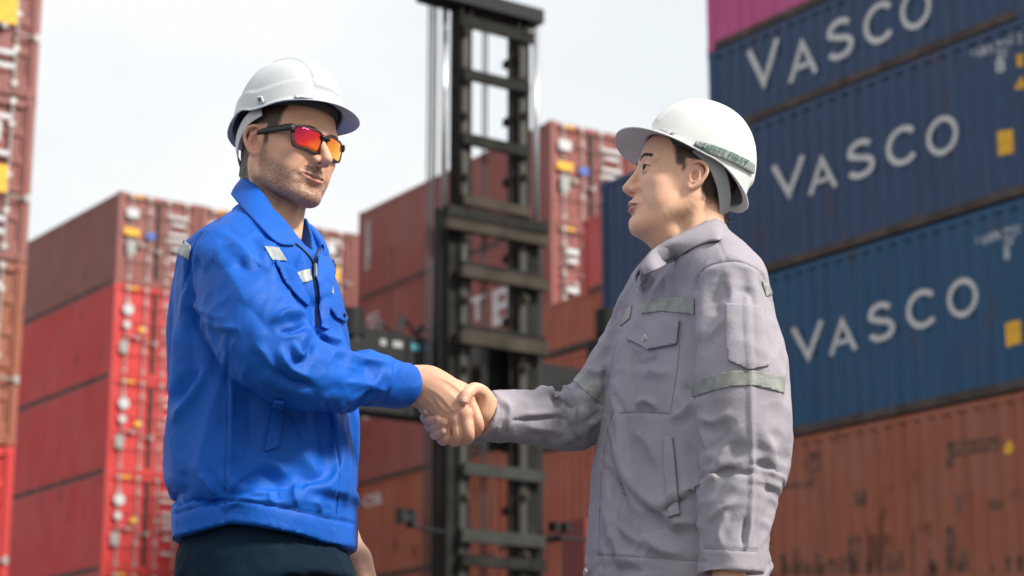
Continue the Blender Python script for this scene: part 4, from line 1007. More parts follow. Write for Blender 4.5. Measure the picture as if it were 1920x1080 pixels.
def garment(name, field, strokes, m, root, extra=None, relax_it=2, pin=None, grow=.05):
    V, Q = field.net(); V = relax(V, Q, relax_it, .5); N = vnormals(V, Q)
    if pin is not None:
        import time; t0 = time.time(); V0, Q0, D0 = simulate(field, pin, grow); mag = np.linalg.norm(D0, axis=1); D0 *= 1.35 * np.minimum(1, .012 / np.maximum(mag, 1e-6))[:, None]
        D = carry(V0, Q0, D0, V); V = V + D; V = relax(V, Q, 2, .5); N = vnormals(V, Q); print('drape', len(V0), len(V), time.time() - t0, mag.mean(), mag.max())
    if extra is not None: V = V + N * extra(V)[:, None]; N = vnormals(V, Q)
    vis = visible(V, N, Q); d = np.zeros(len(V)); iv = np.nonzero(vis)[0]; d[iv] = stroke_disp(project(V[iv]), strokes)
    V = V + N * d[:, None]
    me = mesh_np(name, V, Q, m); o = child(link(name, me), root)
    bv = BVHTree.FromPolygons([Vector(v) for v in V.tolist()], Q.tolist())
    return o, V, Q, bv
def onto(bv, px, py, lift=.0):            # point of a garment's surface seen under a pixel
    d = ray(px, py); h = bv.ray_cast(Vector(CAMP), d)
    if h[0] is None: return None, None
    n = h[1] if h[1].dot(d) < 0 else -h[1]
    return h[0] + n * lift, n
def applique(name, bv, poly, m, parent, lift=.0016, step=4.0, thick=.0010, root=None):
    """cloth piece sewn on a garment: grid-filled outline laid on the surface, with its own thickness"""
    poly = np.array(poly, float); bm = bmesh.new(); vs = [bm.verts.new((x, y, 0)) for x, y in poly]; bm.faces.new(vs); lo, hi = poly.min(0), poly.max(0)
    for ax in (0, 1):
        for c in np.arange(lo[ax] + step, hi[ax], step):
            bmesh.ops.bisect_plane(bm, geom=bm.verts[:] + bm.edges[:] + bm.faces[:], plane_co=(c, 0, 0) if ax == 0 else (0, c, 0), plane_no=(1, 0, 0) if ax == 0 else (0, 1, 0))
    pts = {}; cen = poly.mean(0)
    bm.verts.ensure_lookup_table(); ys = []
    res = []
    for v in bm.verts:
        p_, n = onto(bv, v.co.x, v.co.y, lift)
        if p_ is None:
            for k in (.06, .12, .2, .3): 
                q = np.array(v.co[:2]) + (cen - np.array(v.co[:2])) * k; p_, n = onto(bv, q[0], q[1], lift)
                if p_ is not None: break
        res.append(p_)
    good = [r for r in res if r is not None]; med = sorted(r.y for r in good)[len(good) // 2] if good else 3.6
    for v, r in zip(list(bm.verts), res):
        if r is None: r = P(v.co.x, v.co.y, med)
        v.co = r
    me = bpy.data.meshes.new(name); bm.to_mesh(me); bm.free(); me.polygons.foreach_set('use_smooth', [True]*len(me.polygons)); me.materials.append(m)
    o = link(name, me); s = o.modifiers.new('thick', 'SOLIDIFY'); s.thickness = thick; s.offset = 0
    child(o, parent); return o
def cord(name, bv, pts, r, m, parent, lift=.0004, n=8, step=4):
    q = curve_pts([(x, y, 0) for x, y in pts], n)[:, :2]; P3 = [onto(bv, x, y, lift)[0] for x, y in q]; P3 = [p_ for p_ in P3 if p_ is not None]; mb = MB()
    for a, b in zip(P3[:-1], P3[1:]):
        if 1e-5 < (a - b).length < .05: mb.bar(a, b, r, 5)
    if mb.v: return child(mb.build(name, m, None), parent)
def disc(name, c, n, r, t, m, parent, seg=20):
    mb = MB(); mb.bar(c - n * t * .5, c + n * t * .5, r, seg, r * .88); return child(mb.build(name, m, None), parent)

# ---- jacket A -----------------------------------------------------------------------------------------
fa = Field(P(285, 1130, 3.6) - Vector((0, .40, 0)), P(800, 330, 3.6) + Vector((.02, .32, 0)), .0037)
torso = sections([(415, 462, 545, .05), (435, 432, 572, .09), (460, 385, 594, .14), (485, 346, 615, .165), (515, 322, 630, .175), (560, 317, 640, .178), (620, 323, 648, .175), (680, 323, 652, .172), (760, 320, 657, .17), (830, 319, 662, .17), (900, 321, 665, .172), (960, 326, 665, .172), (1130, 333, 665, .172)], math.radians(-20), 3.60)
fa.add(torso)
fa.add(tube(pp((492, 440, 3.60, .055), (458, 476, 3.50, .066), (430, 505, 3.44, .080))), .05)
fa.add(tube(pp((512, 440, 3.62, .055), (540, 476, 3.72, .064), (545, 505, 3.79, .072))), .05)
armA = tube(pp((430, 505, 3.44, .080), (452, 552, 3.385, .085), (492, 612, 3.345, .081), (546, 668, 3.345, .069), (600, 690, 3.39, .058), (680, 706, 3.465, .048), (755, 722, 3.535, .0415)), 4)
wA = np.array(P(765, 724.5, 3.545)); dA = wA - np.array(P(700, 710, 3.49)); fa.add(cut_end(armA, wA, dA, True, .035, .0345), .014)
fa.add(tube(pp((540, 480, 3.79, .075), (560, 620, 3.83, .07), (585, 760, 3.84, .06), (610, 900, 3.80, .05), (628, 975, 3.79, .042))), .03)
fa.sub(tube(pp((505, 300, 3.60, .062), (520, 400, 3.595, .066), (545, 452, 3.57, .040)), 3), .006)
hemx = [(P(x, y, Yv).x, P(x, y, Yv).z) for x, y, Yv in ((300, 1028, 3.6), (328, 1018, 3.58), (380, 996, 3.47), (430, 978, 3.43), (480, 984, 3.43), (600, 1012, 3.48), (635, 1018, 3.52), (655, 1021, 3.56), (666, 1023, 3.61), (720, 1023, 3.64))]
hx_ = np.array(hemx)
def hemcut(X, Y, Z): return -(np.interp(X.ravel(), hx_[:, 0], hx_[:, 1])[:, None, None] - Z + 0 * Y)
fa.sub((lambda X, Y, Z: Z - np.interp(X.ravel(), hx_[:, 0], hx_[:, 1])[:, None, None] + 0 * Y, np.array([-1, 3, .5]), np.array([0, 4.2, 1.1])))
SA = [
 ([(439, 368), (413, 394), (408, 411), (384, 430), (367, 452), (358, 483), (353, 513), (341, 545)], 3.2, -3.0, 'seam'),
 ([(395, 428), (430, 448), (470, 482), (510, 520), (535, 552)], 11, 4.5), ([(380, 470), (420, 500), (450, 545), (470, 600)], 16, 3.5), ([(440, 560), (480, 590), (520, 640)], 14, -3.0),
 ([(350, 560), (385, 585), (425, 600)], 8, 3.0), ([(372, 596), (410, 612), (455, 618)], 8, 3.0),
 ([(505, 606), (540, 589), (576, 594)], 7, 7.0), ([(521, 622), (552, 619), (578, 609)], 5, -6.0), ([(548, 640), (562, 668), (577, 640), (588, 612)], 6, 6.5), ([(590, 612), (588, 640), (578, 668)], 5, -5.0),
 ([(598, 614), (613, 632), (645, 642)], 7, 5.0), ([(520, 650), (545, 690), (590, 712)], 9, 5.0), ([(500, 680), (540, 716), (600, 728)], 8, -4.0), ([(476, 640), (500, 668), (520, 705)], 9, 4.0),
 ([(600, 646), (636, 660), (680, 673), (738, 681)], 6, 3.5), ([(610, 676), (660, 694), (720, 700)], 10, -2.5), ([(630, 715), (690, 722), (735, 735)], 9, 3.0),
 ([(742, 672), (738, 700), (728, 730), (720, 756)], 2.6, -2.6, 'seam'), ([(735, 690), (728, 735)], 6, 2.0),
 ([(391, 680), (372, 721), (339, 769), (320, 800)], 11, 8.0), ([(372, 690), (345, 730), (325, 760)], 11, -7.0), ([(420, 690), (400, 760), (380, 850), (372, 900)], 16, 5.0), ([(350, 600), (358, 660), (350, 720)], 14, -5.0),
 ([(428, 640), (426, 740), (424, 828), (421, 925)], 2.6, -2.6, 'seam'), ([(435, 690), (433, 800), (430, 910)], 7, 2.5),
 ([(455, 720), (470, 780), (462, 860), (440, 920)], 18, -5.0), ([(480, 862), (517, 872), (545, 900)], 14, 6.0), ([(450, 905), (490, 890), (530, 915)], 12, -5.0), ([(552, 836), (578, 868), (600, 905)], 13, 6.0), ([(590, 760), (606, 820), (618, 880)], 12, -5.0),
 ([(360, 860), (385, 900), (410, 935)], 12, 4.0), ([(340, 880), (350, 930)], 10, -4.0), ([(540, 760), (560, 800), (575, 840)], 14, -4.0),
 ([(430, 925), (445, 900), (470, 880)], 6, 4.0), ([(405, 930), (392, 905), (375, 890)], 6, 4.0), ([(560, 950), (552, 925), (560, 900)], 6, 3.0), ([(600, 962), (596, 935)], 6, 3.0), ([(510, 945), (505, 920)], 6, 2.5),
 ([(328, 962), (370, 950), (406, 940), (440, 938), (480, 943), (554, 957), (624, 973), (662, 982)], 3.0, -4.0, 'seam'), ([(330, 978), (406, 955), (440, 952), (500, 960), (624, 992)], 10, 1.2, 'seam'), ([(405, 945), (421, 962), (445, 948)], 4, -3.0, 'seam'), ([(421, 940), (421, 975)], 3, -3.0, 'seam'),
 ([(610, 754), (630, 828), (638, 887), (632, 950), (627, 990)], 2.6, -3.0, 'seam'), ([(640, 760), (650, 830), (652, 900), (646, 970)], 7, 3.0, 'seam'),
 ([(470, 425), (490, 455), (505, 500), (520, 540)], 7, 4.0), ([(452, 410), (480, 425), (510, 470)], 5, -3.0),
]
def exA(V):
    arm = armA[0](V[:, 0], V[:, 1], V[:, 2]) < .012
    r = wrinkle(V, .16, .0045, 1, ridged=False) + wrinkle(V, .07, .0022, 2, (0.2, 0, 1), .6)
    a = np.array(P(600, 690, 3.41)) - np.array(P(440, 500, 3.4))
    r += np.where(arm, wrinkle(V, .055, .0022, 5, a, 1.7), 0)
    return r
def pinA(V):
    w = np.full(len(V), .05); px = project(V)
    w = np.maximum(w, .9 * ss(470 - px[:, 1], -40, 40)); w = np.maximum(w, .9 * ss(np.linalg.norm(V - wA, axis=1), .16, .08)); w = np.maximum(w, .9 * ss(px[:, 1], 935, 965)); w = np.maximum(w, .5 * ss(px[:, 0], 590, 620) * (px[:, 1] < 620))
    return np.round(w / .05) * .05
jkA = empty('work_jacket'); child(jkA, PA)
oA, VA, QA, bvA = garment('jacket_shell', fa, SA, M['blue_cloth'], jkA, exA, pin=pinA)
# ---- jacket B -----------------------------------------------------------------------------------------
fb = Field(P(880, 1215, 3.6) - Vector((.02, .40, 0)), P(1500, 400, 3.6) + Vector((.02, .34, 0)), .0037)
fb.add(sections([(440, 1265, 1345, .06), (465, 1232, 1370, .10), (495, 1205, 1380, .14), (535, 1192, 1402, .17), (580, 1172, 1424, .19), (650, 1148, 1434, .205), (730, 1134, 1436, .20), (820, 1124, 1436, .20), (920, 1112, 1434, .20), (1040, 1102, 1432, .195), (1210, 1094, 1430, .18)], math.radians(180 + 28), 3.62))
fb.add(tube(pp((1318, 482, 3.60, .048), (1348, 522, 3.52, .062), (1376, 568, 3.455, .074))), .05)
fb.add(tube(pp((1290, 490, 3.63, .048), (1245, 540, 3.74, .060), (1215, 590, 3.80, .072))), .05)
armB = tube(pp((1378, 570, 3.455, .074), (1387, 620, 3.42, .081), (1386, 700, 3.405, .083), (1388, 800, 3.40, .081), (1384, 900, 3.395, .072), (1374, 1000, 3.385, .059), (1368, 1085, 3.375, .053)), 4)
wN = np.array(P(1368, 1076, 3.376)); fb.add(cut_end(armB, wN, (.03, 0, -1), True, .03, .0395), .012); fb.sub(tube(pp((1290, 350, 3.61, .060), (1285, 440, 3.61, .064), (1278, 455, 3.60, .042)), 3), .006)
armB2 = tube(pp((1208, 600, 3.79, .074), (1160, 680, 3.765, .072), (1098, 762, 3.73, .063), (1040, 778, 3.69, .056), (985, 782, 3.645, .050), (905, 778, 3.60, .0465)), 4)
wB = np.array(P(906, 775, 3.602)); dB = wB - np.array(P(980, 782, 3.642)); dB /= np.linalg.norm(dB); fb.add(cut_end(armB2, wB, dB + np.array([0, 0, .22]), True, .03, .0385), .014)
SB = [
 ([(1307, 545), (1308, 527), (1314, 510), (1333, 496), (1367, 489), (1390, 491), (1420, 504), (1436, 530)], 3.0, -3.0, 'seam'), ([(1312, 535), (1322, 512), (1345, 502), (1375, 497), (1410, 506)], 5, 2.2, 'seam'),
 ([(1342, 448), (1352, 465), (1360, 486)], 2.4, -2.0, 'seam'),
 ([(1400, 560), (1403, 633), (1407, 687), (1409, 760), (1411, 876), (1407, 982), (1400, 1027)], 4.5, 4.0, 'seam'),
 ([(1325, 520), (1318, 580), (1312, 660)], 9, 4.0), ([(1340, 540), (1345, 600), (1330, 660)], 10, -3.0), ([(1325, 640), (1345, 610), (1360, 590)], 6, 2.5),
 ([(1322, 915), (1346, 869), (1380, 820)], 8, 3.5), ([(1335, 935), (1365, 890), (1392, 870)], 9, -2.5), ([(1305, 780), (1340, 790), (1375, 770)], 9, 3.5), ([(1315, 850), (1345, 830), (1370, 800)], 8, -3.5), ([(1430, 800), (1450, 850), (1452, 900)], 9, 2.0), ([(1420, 860), (1440, 920), (1432, 980)], 8, -1.5),
 ([(1392, 1028), (1396, 995), (1400, 965)], 4, -4.0), ([(1424, 1030), (1440, 990), (1452, 950)], 5, 2.0), ([(1412, 1030), (1424, 990), (1436, 950)], 4, -1.5), ([(1345, 1020), (1352, 985), (1365, 955)], 6, 3.0), ([(1330, 985), (1345, 960), (1380, 940)], 7, 3.0),
 ([(1320, 1027), (1370, 1030), (1418, 1033)], 2.6, -3.0, 'seam'),
 ([(1203, 590), (1240, 592), (1290, 597)], 2.2, -1.5, 'seam'),
 ([(1180, 640), (1168, 690), (1152, 760), (1135, 823), (1126, 911), (1122, 1040)], 2.4, -2.4, 'seam'), ([(1165, 640), (1140, 740), (1122, 840), (1113, 930), (1110, 1030)], 6, 2.2, 'seam'),
 ([(1277, 603), (1272, 680), (1262, 740), (1257, 777)], 2.2, -2.2, 'seam'), ([(1257, 777), (1210, 773), (1160, 775)], 2.2, -2.2, 'seam'),
 ([(1190, 765), (1212, 752), (1238, 766)], 7, 4.5), ([(1275, 720), (1290, 735), (1300, 760)], 10, -5.0), ([(1255, 790), (1285, 770), (1300, 740)], 8, 4.0),
 ([(1140, 850), (1160, 900), (1200, 950), (1260, 1000), (1310, 1040)], 16, -6.0), ([(1150, 860), (1190, 920), (1250, 965), (1300, 1000)], 12, 5.0), ([(1250, 990), (1285, 980), (1318, 990)], 9, 5.0), ([(1180, 800), (1215, 830), (1240, 880)], 14, 4.0), ([(1285, 820), (1295, 880), (1310, 940)], 12, -5.0), ([(1200, 1000), (1240, 1030), (1290, 1040)], 8, 4.0), ([(1150, 980), (1190, 1010), (1230, 1035)], 9, 3.5),
 ([(1121, 1040), (1223, 1045), (1322, 1053)], 2.6, -3.0, 'seam'),
 ([(1260, 500), (1240, 530), (1220, 552)], 8, 3.5), ([(1290, 480), (1280, 520), (1285, 555)], 9, -3.0), ([(1225, 520), (1212, 545)], 4, -3.0), ([(1210, 690), (1240, 700), (1262, 690)], 10, 3.0), ([(1165, 665), (1200, 680), (1240, 670)], 9, -3.0),
 # far sleeve
 ([(1068, 712), (1062, 735), (1072, 760), (1080, 800)], 7, 6.0), ([(1050, 712), (1042, 740), (1052, 770)], 6, -5.0), ([(1000, 735), (1025, 728), (1052, 745), (1060, 778)], 6, 5.0), ([(964, 788), (1010, 786), (1055, 784), (1076, 815), (1090, 828)], 3.4, -4.5, 'seam'), ([(968, 778), (1010, 776), (1050, 774)], 6, 3.0),
 ([(940, 745), (955, 770), (948, 810)], 5, 3.0), ([(930, 742), (938, 775), (925, 822)], 2.6, -2.4, 'seam'), ([(980, 800), (1030, 805), (1070, 815)], 9, 3.0), ([(1085, 760), (1105, 785), (1122, 800)], 8, 4.0), ([(1095, 790), (1118, 778), (1130, 770)], 5, -4.0), ([(1100, 690), (1120, 700), (1135, 690)], 6, 4.0),
]
def exB(V):
    arm = (armB[0](V[:, 0], V[:, 1], V[:, 2]) < .012); arm2 = (armB2[0](V[:, 0], V[:, 1], V[:, 2]) < .012)
    r = wrinkle(V, .15, .0045, 11, ridged=False) + wrinkle(V, .06, .0020, 12, (-.3, 0, 1), .6)
    r += np.where(arm, wrinkle(V, .06, .0022, 15, (.35, 0, 1), 1.5), 0) + np.where(arm2, wrinkle(V, .05, .0028, 16, (1, 0, .15), 1.5), 0)
    return r
def pinB(V):
    w = np.full(len(V), .05); px = project(V)
    w = np.maximum(w, .9 * ss(500 - px[:, 1], -40, 40)); w = np.maximum(w, .9 * ss(np.linalg.norm(V - wB, axis=1), .16, .09)); w = np.maximum(w, .9 * ss(np.linalg.norm(V - wN, axis=1), .22, .07)); w = np.maximum(w, .9 * ss(px[:, 1], 1060, 1110))
    w = np.maximum(w, .45 * np.exp(-((px[:, 0] - np.interp(px[:, 1], [500, 650, 820, 1040], [1195, 1165, 1130, 1112])) / 22)**2))
    return np.round(w / .05) * .05
jkB = empty('work_jacket'); child(jkB, PB)
oB, VB, QB, bvB = garment('jacket_shell', fb, SB, M['grey_cloth'], jkB, exB, pin=pinB, grow=.04)
# ---- sewn-on pieces, A ---------------------------------------------------------------------------------
T = M['tape_a']
applique('reflective_stripe', bvA, [(496, 463), (521, 464), (537, 489), (509, 488)], T, jkA); applique('reflective_stripe', bvA, [(555, 511), (580, 504), (585, 526), (565, 532)], T, jkA)
applique('reflective_stripe', bvA, [(615, 526), (622, 527), (625, 551), (613, 549)], T, jkA); applique('reflective_stripe', bvA, [(344, 449), (359, 461), (355, 487), (331, 473)], T, jkA)
BC = M['blue_cloth']
applique('pocket_flap', bvA, [(512, 490), (545, 501), (562, 532), (577, 561), (574, 576), (556, 560), (530, 530)], BC, jkA, .005, thick=.004)
applique('pocket_flap', bvA, [(611, 552), (628, 553), (638, 575), (646, 596), (644, 606), (626, 596), (612, 577)], BC, jkA, .005, thick=.004)
applique('placket', bvA, [(592, 483), (628, 489), (620, 527), (612, 564), (612, 622), (600, 616), (597, 572), (591, 527)], BC, jkA, .006, thick=.004)
applique('pocket_welt', bvA, [(515, 746), (533, 750), (527, 795), (521, 840), (496, 849), (506, 795)], BC, jkA, .005, thick=.005)
cord('zipper', bvA, [(552, 456), (572, 474), (585, 492), (588, 527), (595, 572), (594, 612)], .0019, M['zip'], jkA, .0015)
cord('zipper', bvA, [(598, 464), (592, 478), (586, 494)], .0019, M['zip'], jkA, .003)
p0, n0 = onto(bvA, 585, 496, .006); p1, n1 = onto(bvA, 588, 524, .007)
if p0 and p1: child(MB().bar(p0, p1, .0032, 6).build('zip_puller', M['metal'], None), jkA)
p0, n0 = onto(bvA, 616, 494, .010); disc('snap_button', p0, n0, .0052, .003, M['zip'], jkA)
p0, n0 = onto(bvA, 638, 592, .010); disc('snap_button', p0, n0, .0040, .003, M['zip'], jkA)
for pts in ([(421, 925), (424, 828), (427, 720)], [(628, 990), (638, 887), (630, 828), (613, 764)], [(330, 962), (406, 940), (480, 943), (554, 957), (622, 972)], [(437, 372), (413, 394), (384, 429), (367, 452), (357, 483), (352, 513)]): cord('seam', bvA, pts, .0007, M['thread_a'], jkA, .0001)
# ---- sewn-on pieces, B -----------------------------------------------------------------------------------
T = M['tape_b']; GC = M['grey_cloth']
applique('reflective_stripe', bvB, [(1204, 567), (1227, 559), (1267, 557), (1303, 560), (1303, 590), (1267, 586), (1240, 584), (1204, 589)], T, jkB)
applique('reflective_stripe', bvB, [(1171, 584), (1186, 572), (1182, 598), (1164, 612)], T, jkB)
applique('reflective_stripe', bvB, [(1299, 716), (1340, 703), (1372, 696), (1407, 694), (1440, 699), (1469, 707), (1469, 738), (1440, 729), (1407, 722), (1372, 725), (1340, 732), (1299, 745)], T, jkB)
applique('reflective_stripe', bvB, [(1074, 712), (1090, 698), (1110, 714), (1132, 736), (1129, 760), (1106, 742)], T, jkB)
applique('reflective_stripe', bvB, [(1428, 527), (1440, 533), (1449, 553), (1436, 556)], T, jkB)
applique('pocket_flap', bvB, [(1198, 596), (1235, 599), (1276, 602), (1271, 646), (1245, 651), (1217, 657), (1178, 637), (1188, 615)], GC, jkB, .004, thick=.004)
applique('sleeve_pocket', bvB, [(1361, 571), (1400, 572), (1432, 578), (1441, 686), (1403, 693), (1366, 677)], GC, jkB, .0028, thick=.0028)
applique('pocket_welt', bvB, [(1246, 821), (1263, 821), (1270, 890), (1276, 966), (1256, 971), (1250, 890)], GC, jkB, .004, thick=.005)
for x, y, r in ((1215, 637, .0078), (1206, 538, .0070), (1105, 1073, .0075)):
    p0, n0 = onto(bvB, x, y, .0075)
    if p0 is None: continue
    b_ = disc('snap_button', p0, n0, r, .003, M['metal'], jkB); disc('button_cap', p0 + n0*.0016, n0, r*.62, .002, M['harness'], jkB)
for pts in ([(1120, 1040), (1223, 1045), (1318, 1053)], [(1322, 1028), (1370, 1031), (1416, 1034)], [(1313, 510), (1333, 496), (1367, 489), (1392, 491), (1420, 504)], [(1150, 770), (1135, 823), (1126, 911), (1122, 1030)], [(1257, 776), (1210, 772), (1162, 774)], [(1276, 608), (1271, 680), (1257, 774)], [(966, 787), (1010, 785), (1054, 783)]): cord('seam', bvB, pts, .0007, M['thread_b'], jkB, .0001)
# ---- collars -----------------------------------------------------------------------------------------------
def collar(pairs, m, parent, name='collar', bv=None):
    """pairs: ((top px, py, Y), (bottom px, py, Y)) along the collar"""
    fixed = []
    for a, b in pairs:
        q = []
        for (x, y, Yv), lift in ((a, .004), (b, .008)):
            h, n = onto(bv, x, y, 0)
            if Yv < 3.60 and h is not None and abs(h.y - Yv) < .12: Yv = min(Yv, h.y - lift) if lift < .005 else h.y - lift
            q.append((x, y, Yv))
        fixed.append(q)
    pairs = fixed
    tp = curve_pts([tuple(P(*a)) + (0,) for a, b in pairs], 6)[:, :3]; bt = curve_pts([tuple(P(*b)) + (0,) for a, b in pairs], 6)[:, :3]
    c = tp.mean(0); rows = []
    for a, b in zip(tp, bt):
        d = a - c; d[2] = 0; d /= max(np.linalg.norm(d), 1e-6)
        row = [a - d*.006 + np.array([0, 0, -.030]), a - d*.002 + np.array([0, 0, -.002]), a + d*.001 + np.array([0, 0, .001])]
        for t in (.15, .35, .55, .75, .92, 1.0):
            row.append(a + (b - a)*t + d*(.0035*math.sin(t*math.pi)))
        rows.append([tuple(q) for q in row])
    o = ribbon(name, rows, None, m, None, .003); return child(o, parent)
collar([((552, 454, 3.515), (552, 460, 3.500)), ((538, 438, 3.52), (524, 457, 3.478)), ((518, 406, 3.52), (500, 438, 3.462)), ((500, 374, 3.53), (472, 408, 3.468)), ((480, 350, 3.55), (448, 383, 3.495)), ((458, 332, 3.60), (434, 364, 3.575)), ((470, 335, 3.67), (450, 368, 3.70)), ((505, 360, 3.69), (500, 395, 3.74)), ((535, 385, 3.68), (545, 412, 3.73)), ((562, 404, 3.665), (580, 430, 3.69)), ((586, 432, 3.645), (601, 458, 3.65)), ((604, 458, 3.625), (607, 470, 3.62))], BC, jkA, bv=bvA)
collar([((1201, 498, 3.50), (1208, 516, 3.492)), ((1215, 480, 3.50), (1232, 505, 3.482)), ((1234, 463, 3.505), (1262, 489, 3.475)), ((1270, 443, 3.515), (1290, 470, 3.48)), ((1313, 422, 3.535), (1325, 454, 3.502)), ((1340, 412, 3.565), (1352, 449, 3.55)), ((1354, 407, 3.62), (1366, 447, 3.63)), ((1335, 415, 3.68), (1340, 450, 3.71)), ((1290, 435, 3.70), (1285, 465, 3.74)), ((1245, 462, 3.69), (1235, 490, 3.72)), ((1212, 488, 3.655), (1200, 512, 3.67)), ((1198, 505, 3.625), (1192, 528, 3.63))], GC, jkB, bv=bvB)
# ---- trousers and shoes ----------------------------------------------------------------------------------------
def trousers(name, spec, yaw, Yc, legs, m, root):
    z_lo = Vector((0, 0, .06)); xs = [p_[0] for l in legs for p_ in l]; f = Field((min(xs) - .2, Yc - .32, .03), (max(xs) + .2, Yc + .32, P(0, spec[0][0], Yc).z + .03), .009)
    f.add(sections(spec, yaw, Yc, 2.4))
    for l in legs: f.add(tube(l), .05)
    f.sub(halfspace((0, 0, .07), (0, 0, -1), np.array(f.lo), np.array([max(xs) + .2, Yc + .32, .07])))
    V, Q = f.net(); V = relax(V, Q, 3); N = vnormals(V, Q); V = V + N * (wrinkle(V, .05, .0035, 30))[:, None]
    return child(link(name, mesh_np(name, V, Q, m)), root)
def shoe(x, y, yaw, root):
    f = Field((-.12, -.07, 0), (.22, .07, .13), .006); f.add(ell((0, 0, .055), (.055, .045, .055))); f.add(ell((.09, 0, .04), (.11, .048, .042)), .03); f.add(seg((-.01, 0, .05), (-.01, 0, .12), .043), .02)
    f.sub(halfspace((0, 0, .004), (0, 0, -1), np.array([-.2, -.1, 0]), np.array([.3, .1, .004])))
    V, Q = f.net(); Mx = Matrix.Translation((x, y, 0)) @ Matrix.Rotation(yaw, 4, 'Z'); return child(link('shoe', mesh_np('shoe', xf(Mx, V), Q, M['shoe'])), root)
cA = P(497, 1000, 3.6); cB = P(1270, 1080, 3.62)
trousers('trousers', [(960, 370, 610, .11), (1000, 350, 630, .125), (1040, 336, 652, .14), (1090, 330, 667, .15)], math.radians(-20), 3.60, [[(cA.x - .02, 3.54, .84, .092), (cA.x, 3.50, .5, .085), (cA.x - .03, 3.49, .08, .075)], [(cA.x + .04, 3.67, .84, .092), (cA.x + .07, 3.70, .5, .085), (cA.x + .06, 3.71, .08, .075)]], M['teal_cloth'], PA)
trousers('trousers', [(1060, 1140, 1400, .13), (1100, 1130, 1410, .14), (1140, 1120, 1415, .15)], math.radians(208), 3.62, [[(cB.x - .02, 3.56, .70, .085), (cB.x, 3.54, .45, .078), (cB.x + .02, 3.50, .08, .072)], [(cB.x - .06, 3.69, .70, .085), (cB.x - .08, 3.71, .45, .082), (cB.x - .06, 3.73, .08, .072)]], M['grey_trousers'], PB)
for x, y in ((cA.x - .03, 3.49), (cA.x + .06, 3.71)): shoe(x, y, math.radians(-20), PA)
for x, y in ((cB.x + .02, 3.50), (cB.x - .06, 3.73)): shoe(x, y, math.radians(208), PB)

# ---- helmet strap with its lettering -------------------------------------------------------------------------
applique('chin_strap', bvH, [(1308, 266), (1325, 270), (1345, 275.5), (1375, 288), (1398, 300), (1411, 308), (1410, 327), (1398, 319), (1375, 307), (1345, 294), (1325, 288), (1306, 284)], M['strap'], hatb, .0035, thick=.003)
applique('strap_clip', bvH, [(1297, 280), (1306, 265), (1309, 266), (1307, 286)], M['harness'], hatb, .0045, thick=.004)
def strap_text(txt, a, b, h):
    cu = bpy.data.curves.new('txt', 'FONT'); cu.body = txt; cu.resolution_u = 3; to = bpy.data.objects.new('txt', cu); COL.objects.link(to)
    me = bpy.data.meshes.new_from_object(to.evaluated_get(bpy.context.evaluated_depsgraph_get())); bpy.data.objects.remove(to); bpy.data.curves.remove(cu)
    bm = bmesh.new(); bm.from_mesh(me); bpy.data.meshes.remove(me)
    xs = [v.co.x for v in bm.verts]; ys = [v.co.y for v in bm.verts]; a, b = np.array(a, float), np.array(b, float); d = b - a; n = np.array([d[1], -d[0]]) / np.linalg.norm(d)
    for v in bm.verts:
        t = (v.co.x - min(xs)) / (max(xs) - min(xs)); u = (v.co.y - min(ys)) / (max(ys) - min(ys)) - .5; bow = -3.0 * math.sin(t * math.pi)
        q = a + d * t + n * (u * h - bow * 0); p_, nn = onto(bvH, q[0], q[1] , .0080); v.co = p_ if p_ is not None else P(q[0], q[1], 3.5)
    me = bpy.data.meshes.new('strap_lettering'); bm.to_mesh(me); bm.free(); me.materials.append(M['strap_print']); child(link('strap_lettering', me), hatb)
strap_text('SAFETY', (1315, 277.5), (1358, 289.5), 11); strap_text('FIRST', (1363, 291.5), (1397, 307), 11)

bvHA = BVHTree.FromPolygons([v.co.copy() for v in sh.data.vertices], [tuple(p_.vertices) for p_ in sh.data.polygons])
applique('strap_hook', bvHA, [(484, 183), (494, 182), (497, 193), (487, 197)], M['harness_light'], hat, .004, thick=.004, step=3)
applique('hook_slot', bvHA, [(488, 186), (493, 185.5), (494, 191), (489, 193)], M['harness_dark'], hat, .0068, thick=.001, step=3)
applique('slot_cover', bvHA, [(552, 181), (587, 184), (587, 202), (552, 199)], M['helmet_a'], hat, .0016, thick=.003, step=4)
applique('slot_cover', bvH, [(1238, 241), (1268, 247), (1260, 257)], M['harness_light'], hatb, .0012, thick=.002, step=4)
# ------------------------------------------------------------------ hands and hidden bodies (part of each body mesh)
def hand_mesh(f, it=1):
    V, Q = f.net(); V = relax(V, Q, it, .4); return V, Q
def bodyadd(key, V, Q, mask=None): BODY[key].append((V, Q, np.zeros((len(V), 3)) if mask is None else mask))
def fing(f, rows, k, n=5): f.add(tube(pp(*rows), n), k)
# A's right hand
f = Field(P(735, 850, 3.5) - Vector((0, .02, 0)), P(925, 670, 3.6) + Vector((0, .06, 0)), .0015)
f.add(tube(pp((735, 722, 3.535, .029), (775, 720, 3.55, .0275), (800, 724, 3.556, .027))), .0)
f.add(tube(pp((780, 704, 3.548, .016), (808, 706, 3.545, .0185), (845, 724, 3.540, .0165), (876, 746, 3.535, .0125))), .018)
f.add(tube(pp((785, 720, 3.545, .020), (815, 728, 3.538, .018), (848, 752, 3.530, .0155), (873, 775, 3.527, .0122))), .016)
f.add(tube(pp((785, 734, 3.550, .019), (812, 746, 3.543, .0170), (838, 770, 3.536, .0145), (855, 787, 3.532, .0118))), .016)
f.add(tube(pp((782, 744, 3.556, .016), (806, 760, 3.553, .0160), (826, 780, 3.547, .0135), (840, 794, 3.543, .0108))), .016)
f.add(ell(tuple(P(835, 750, 3.566)), (.040, .018, .028)), .02)
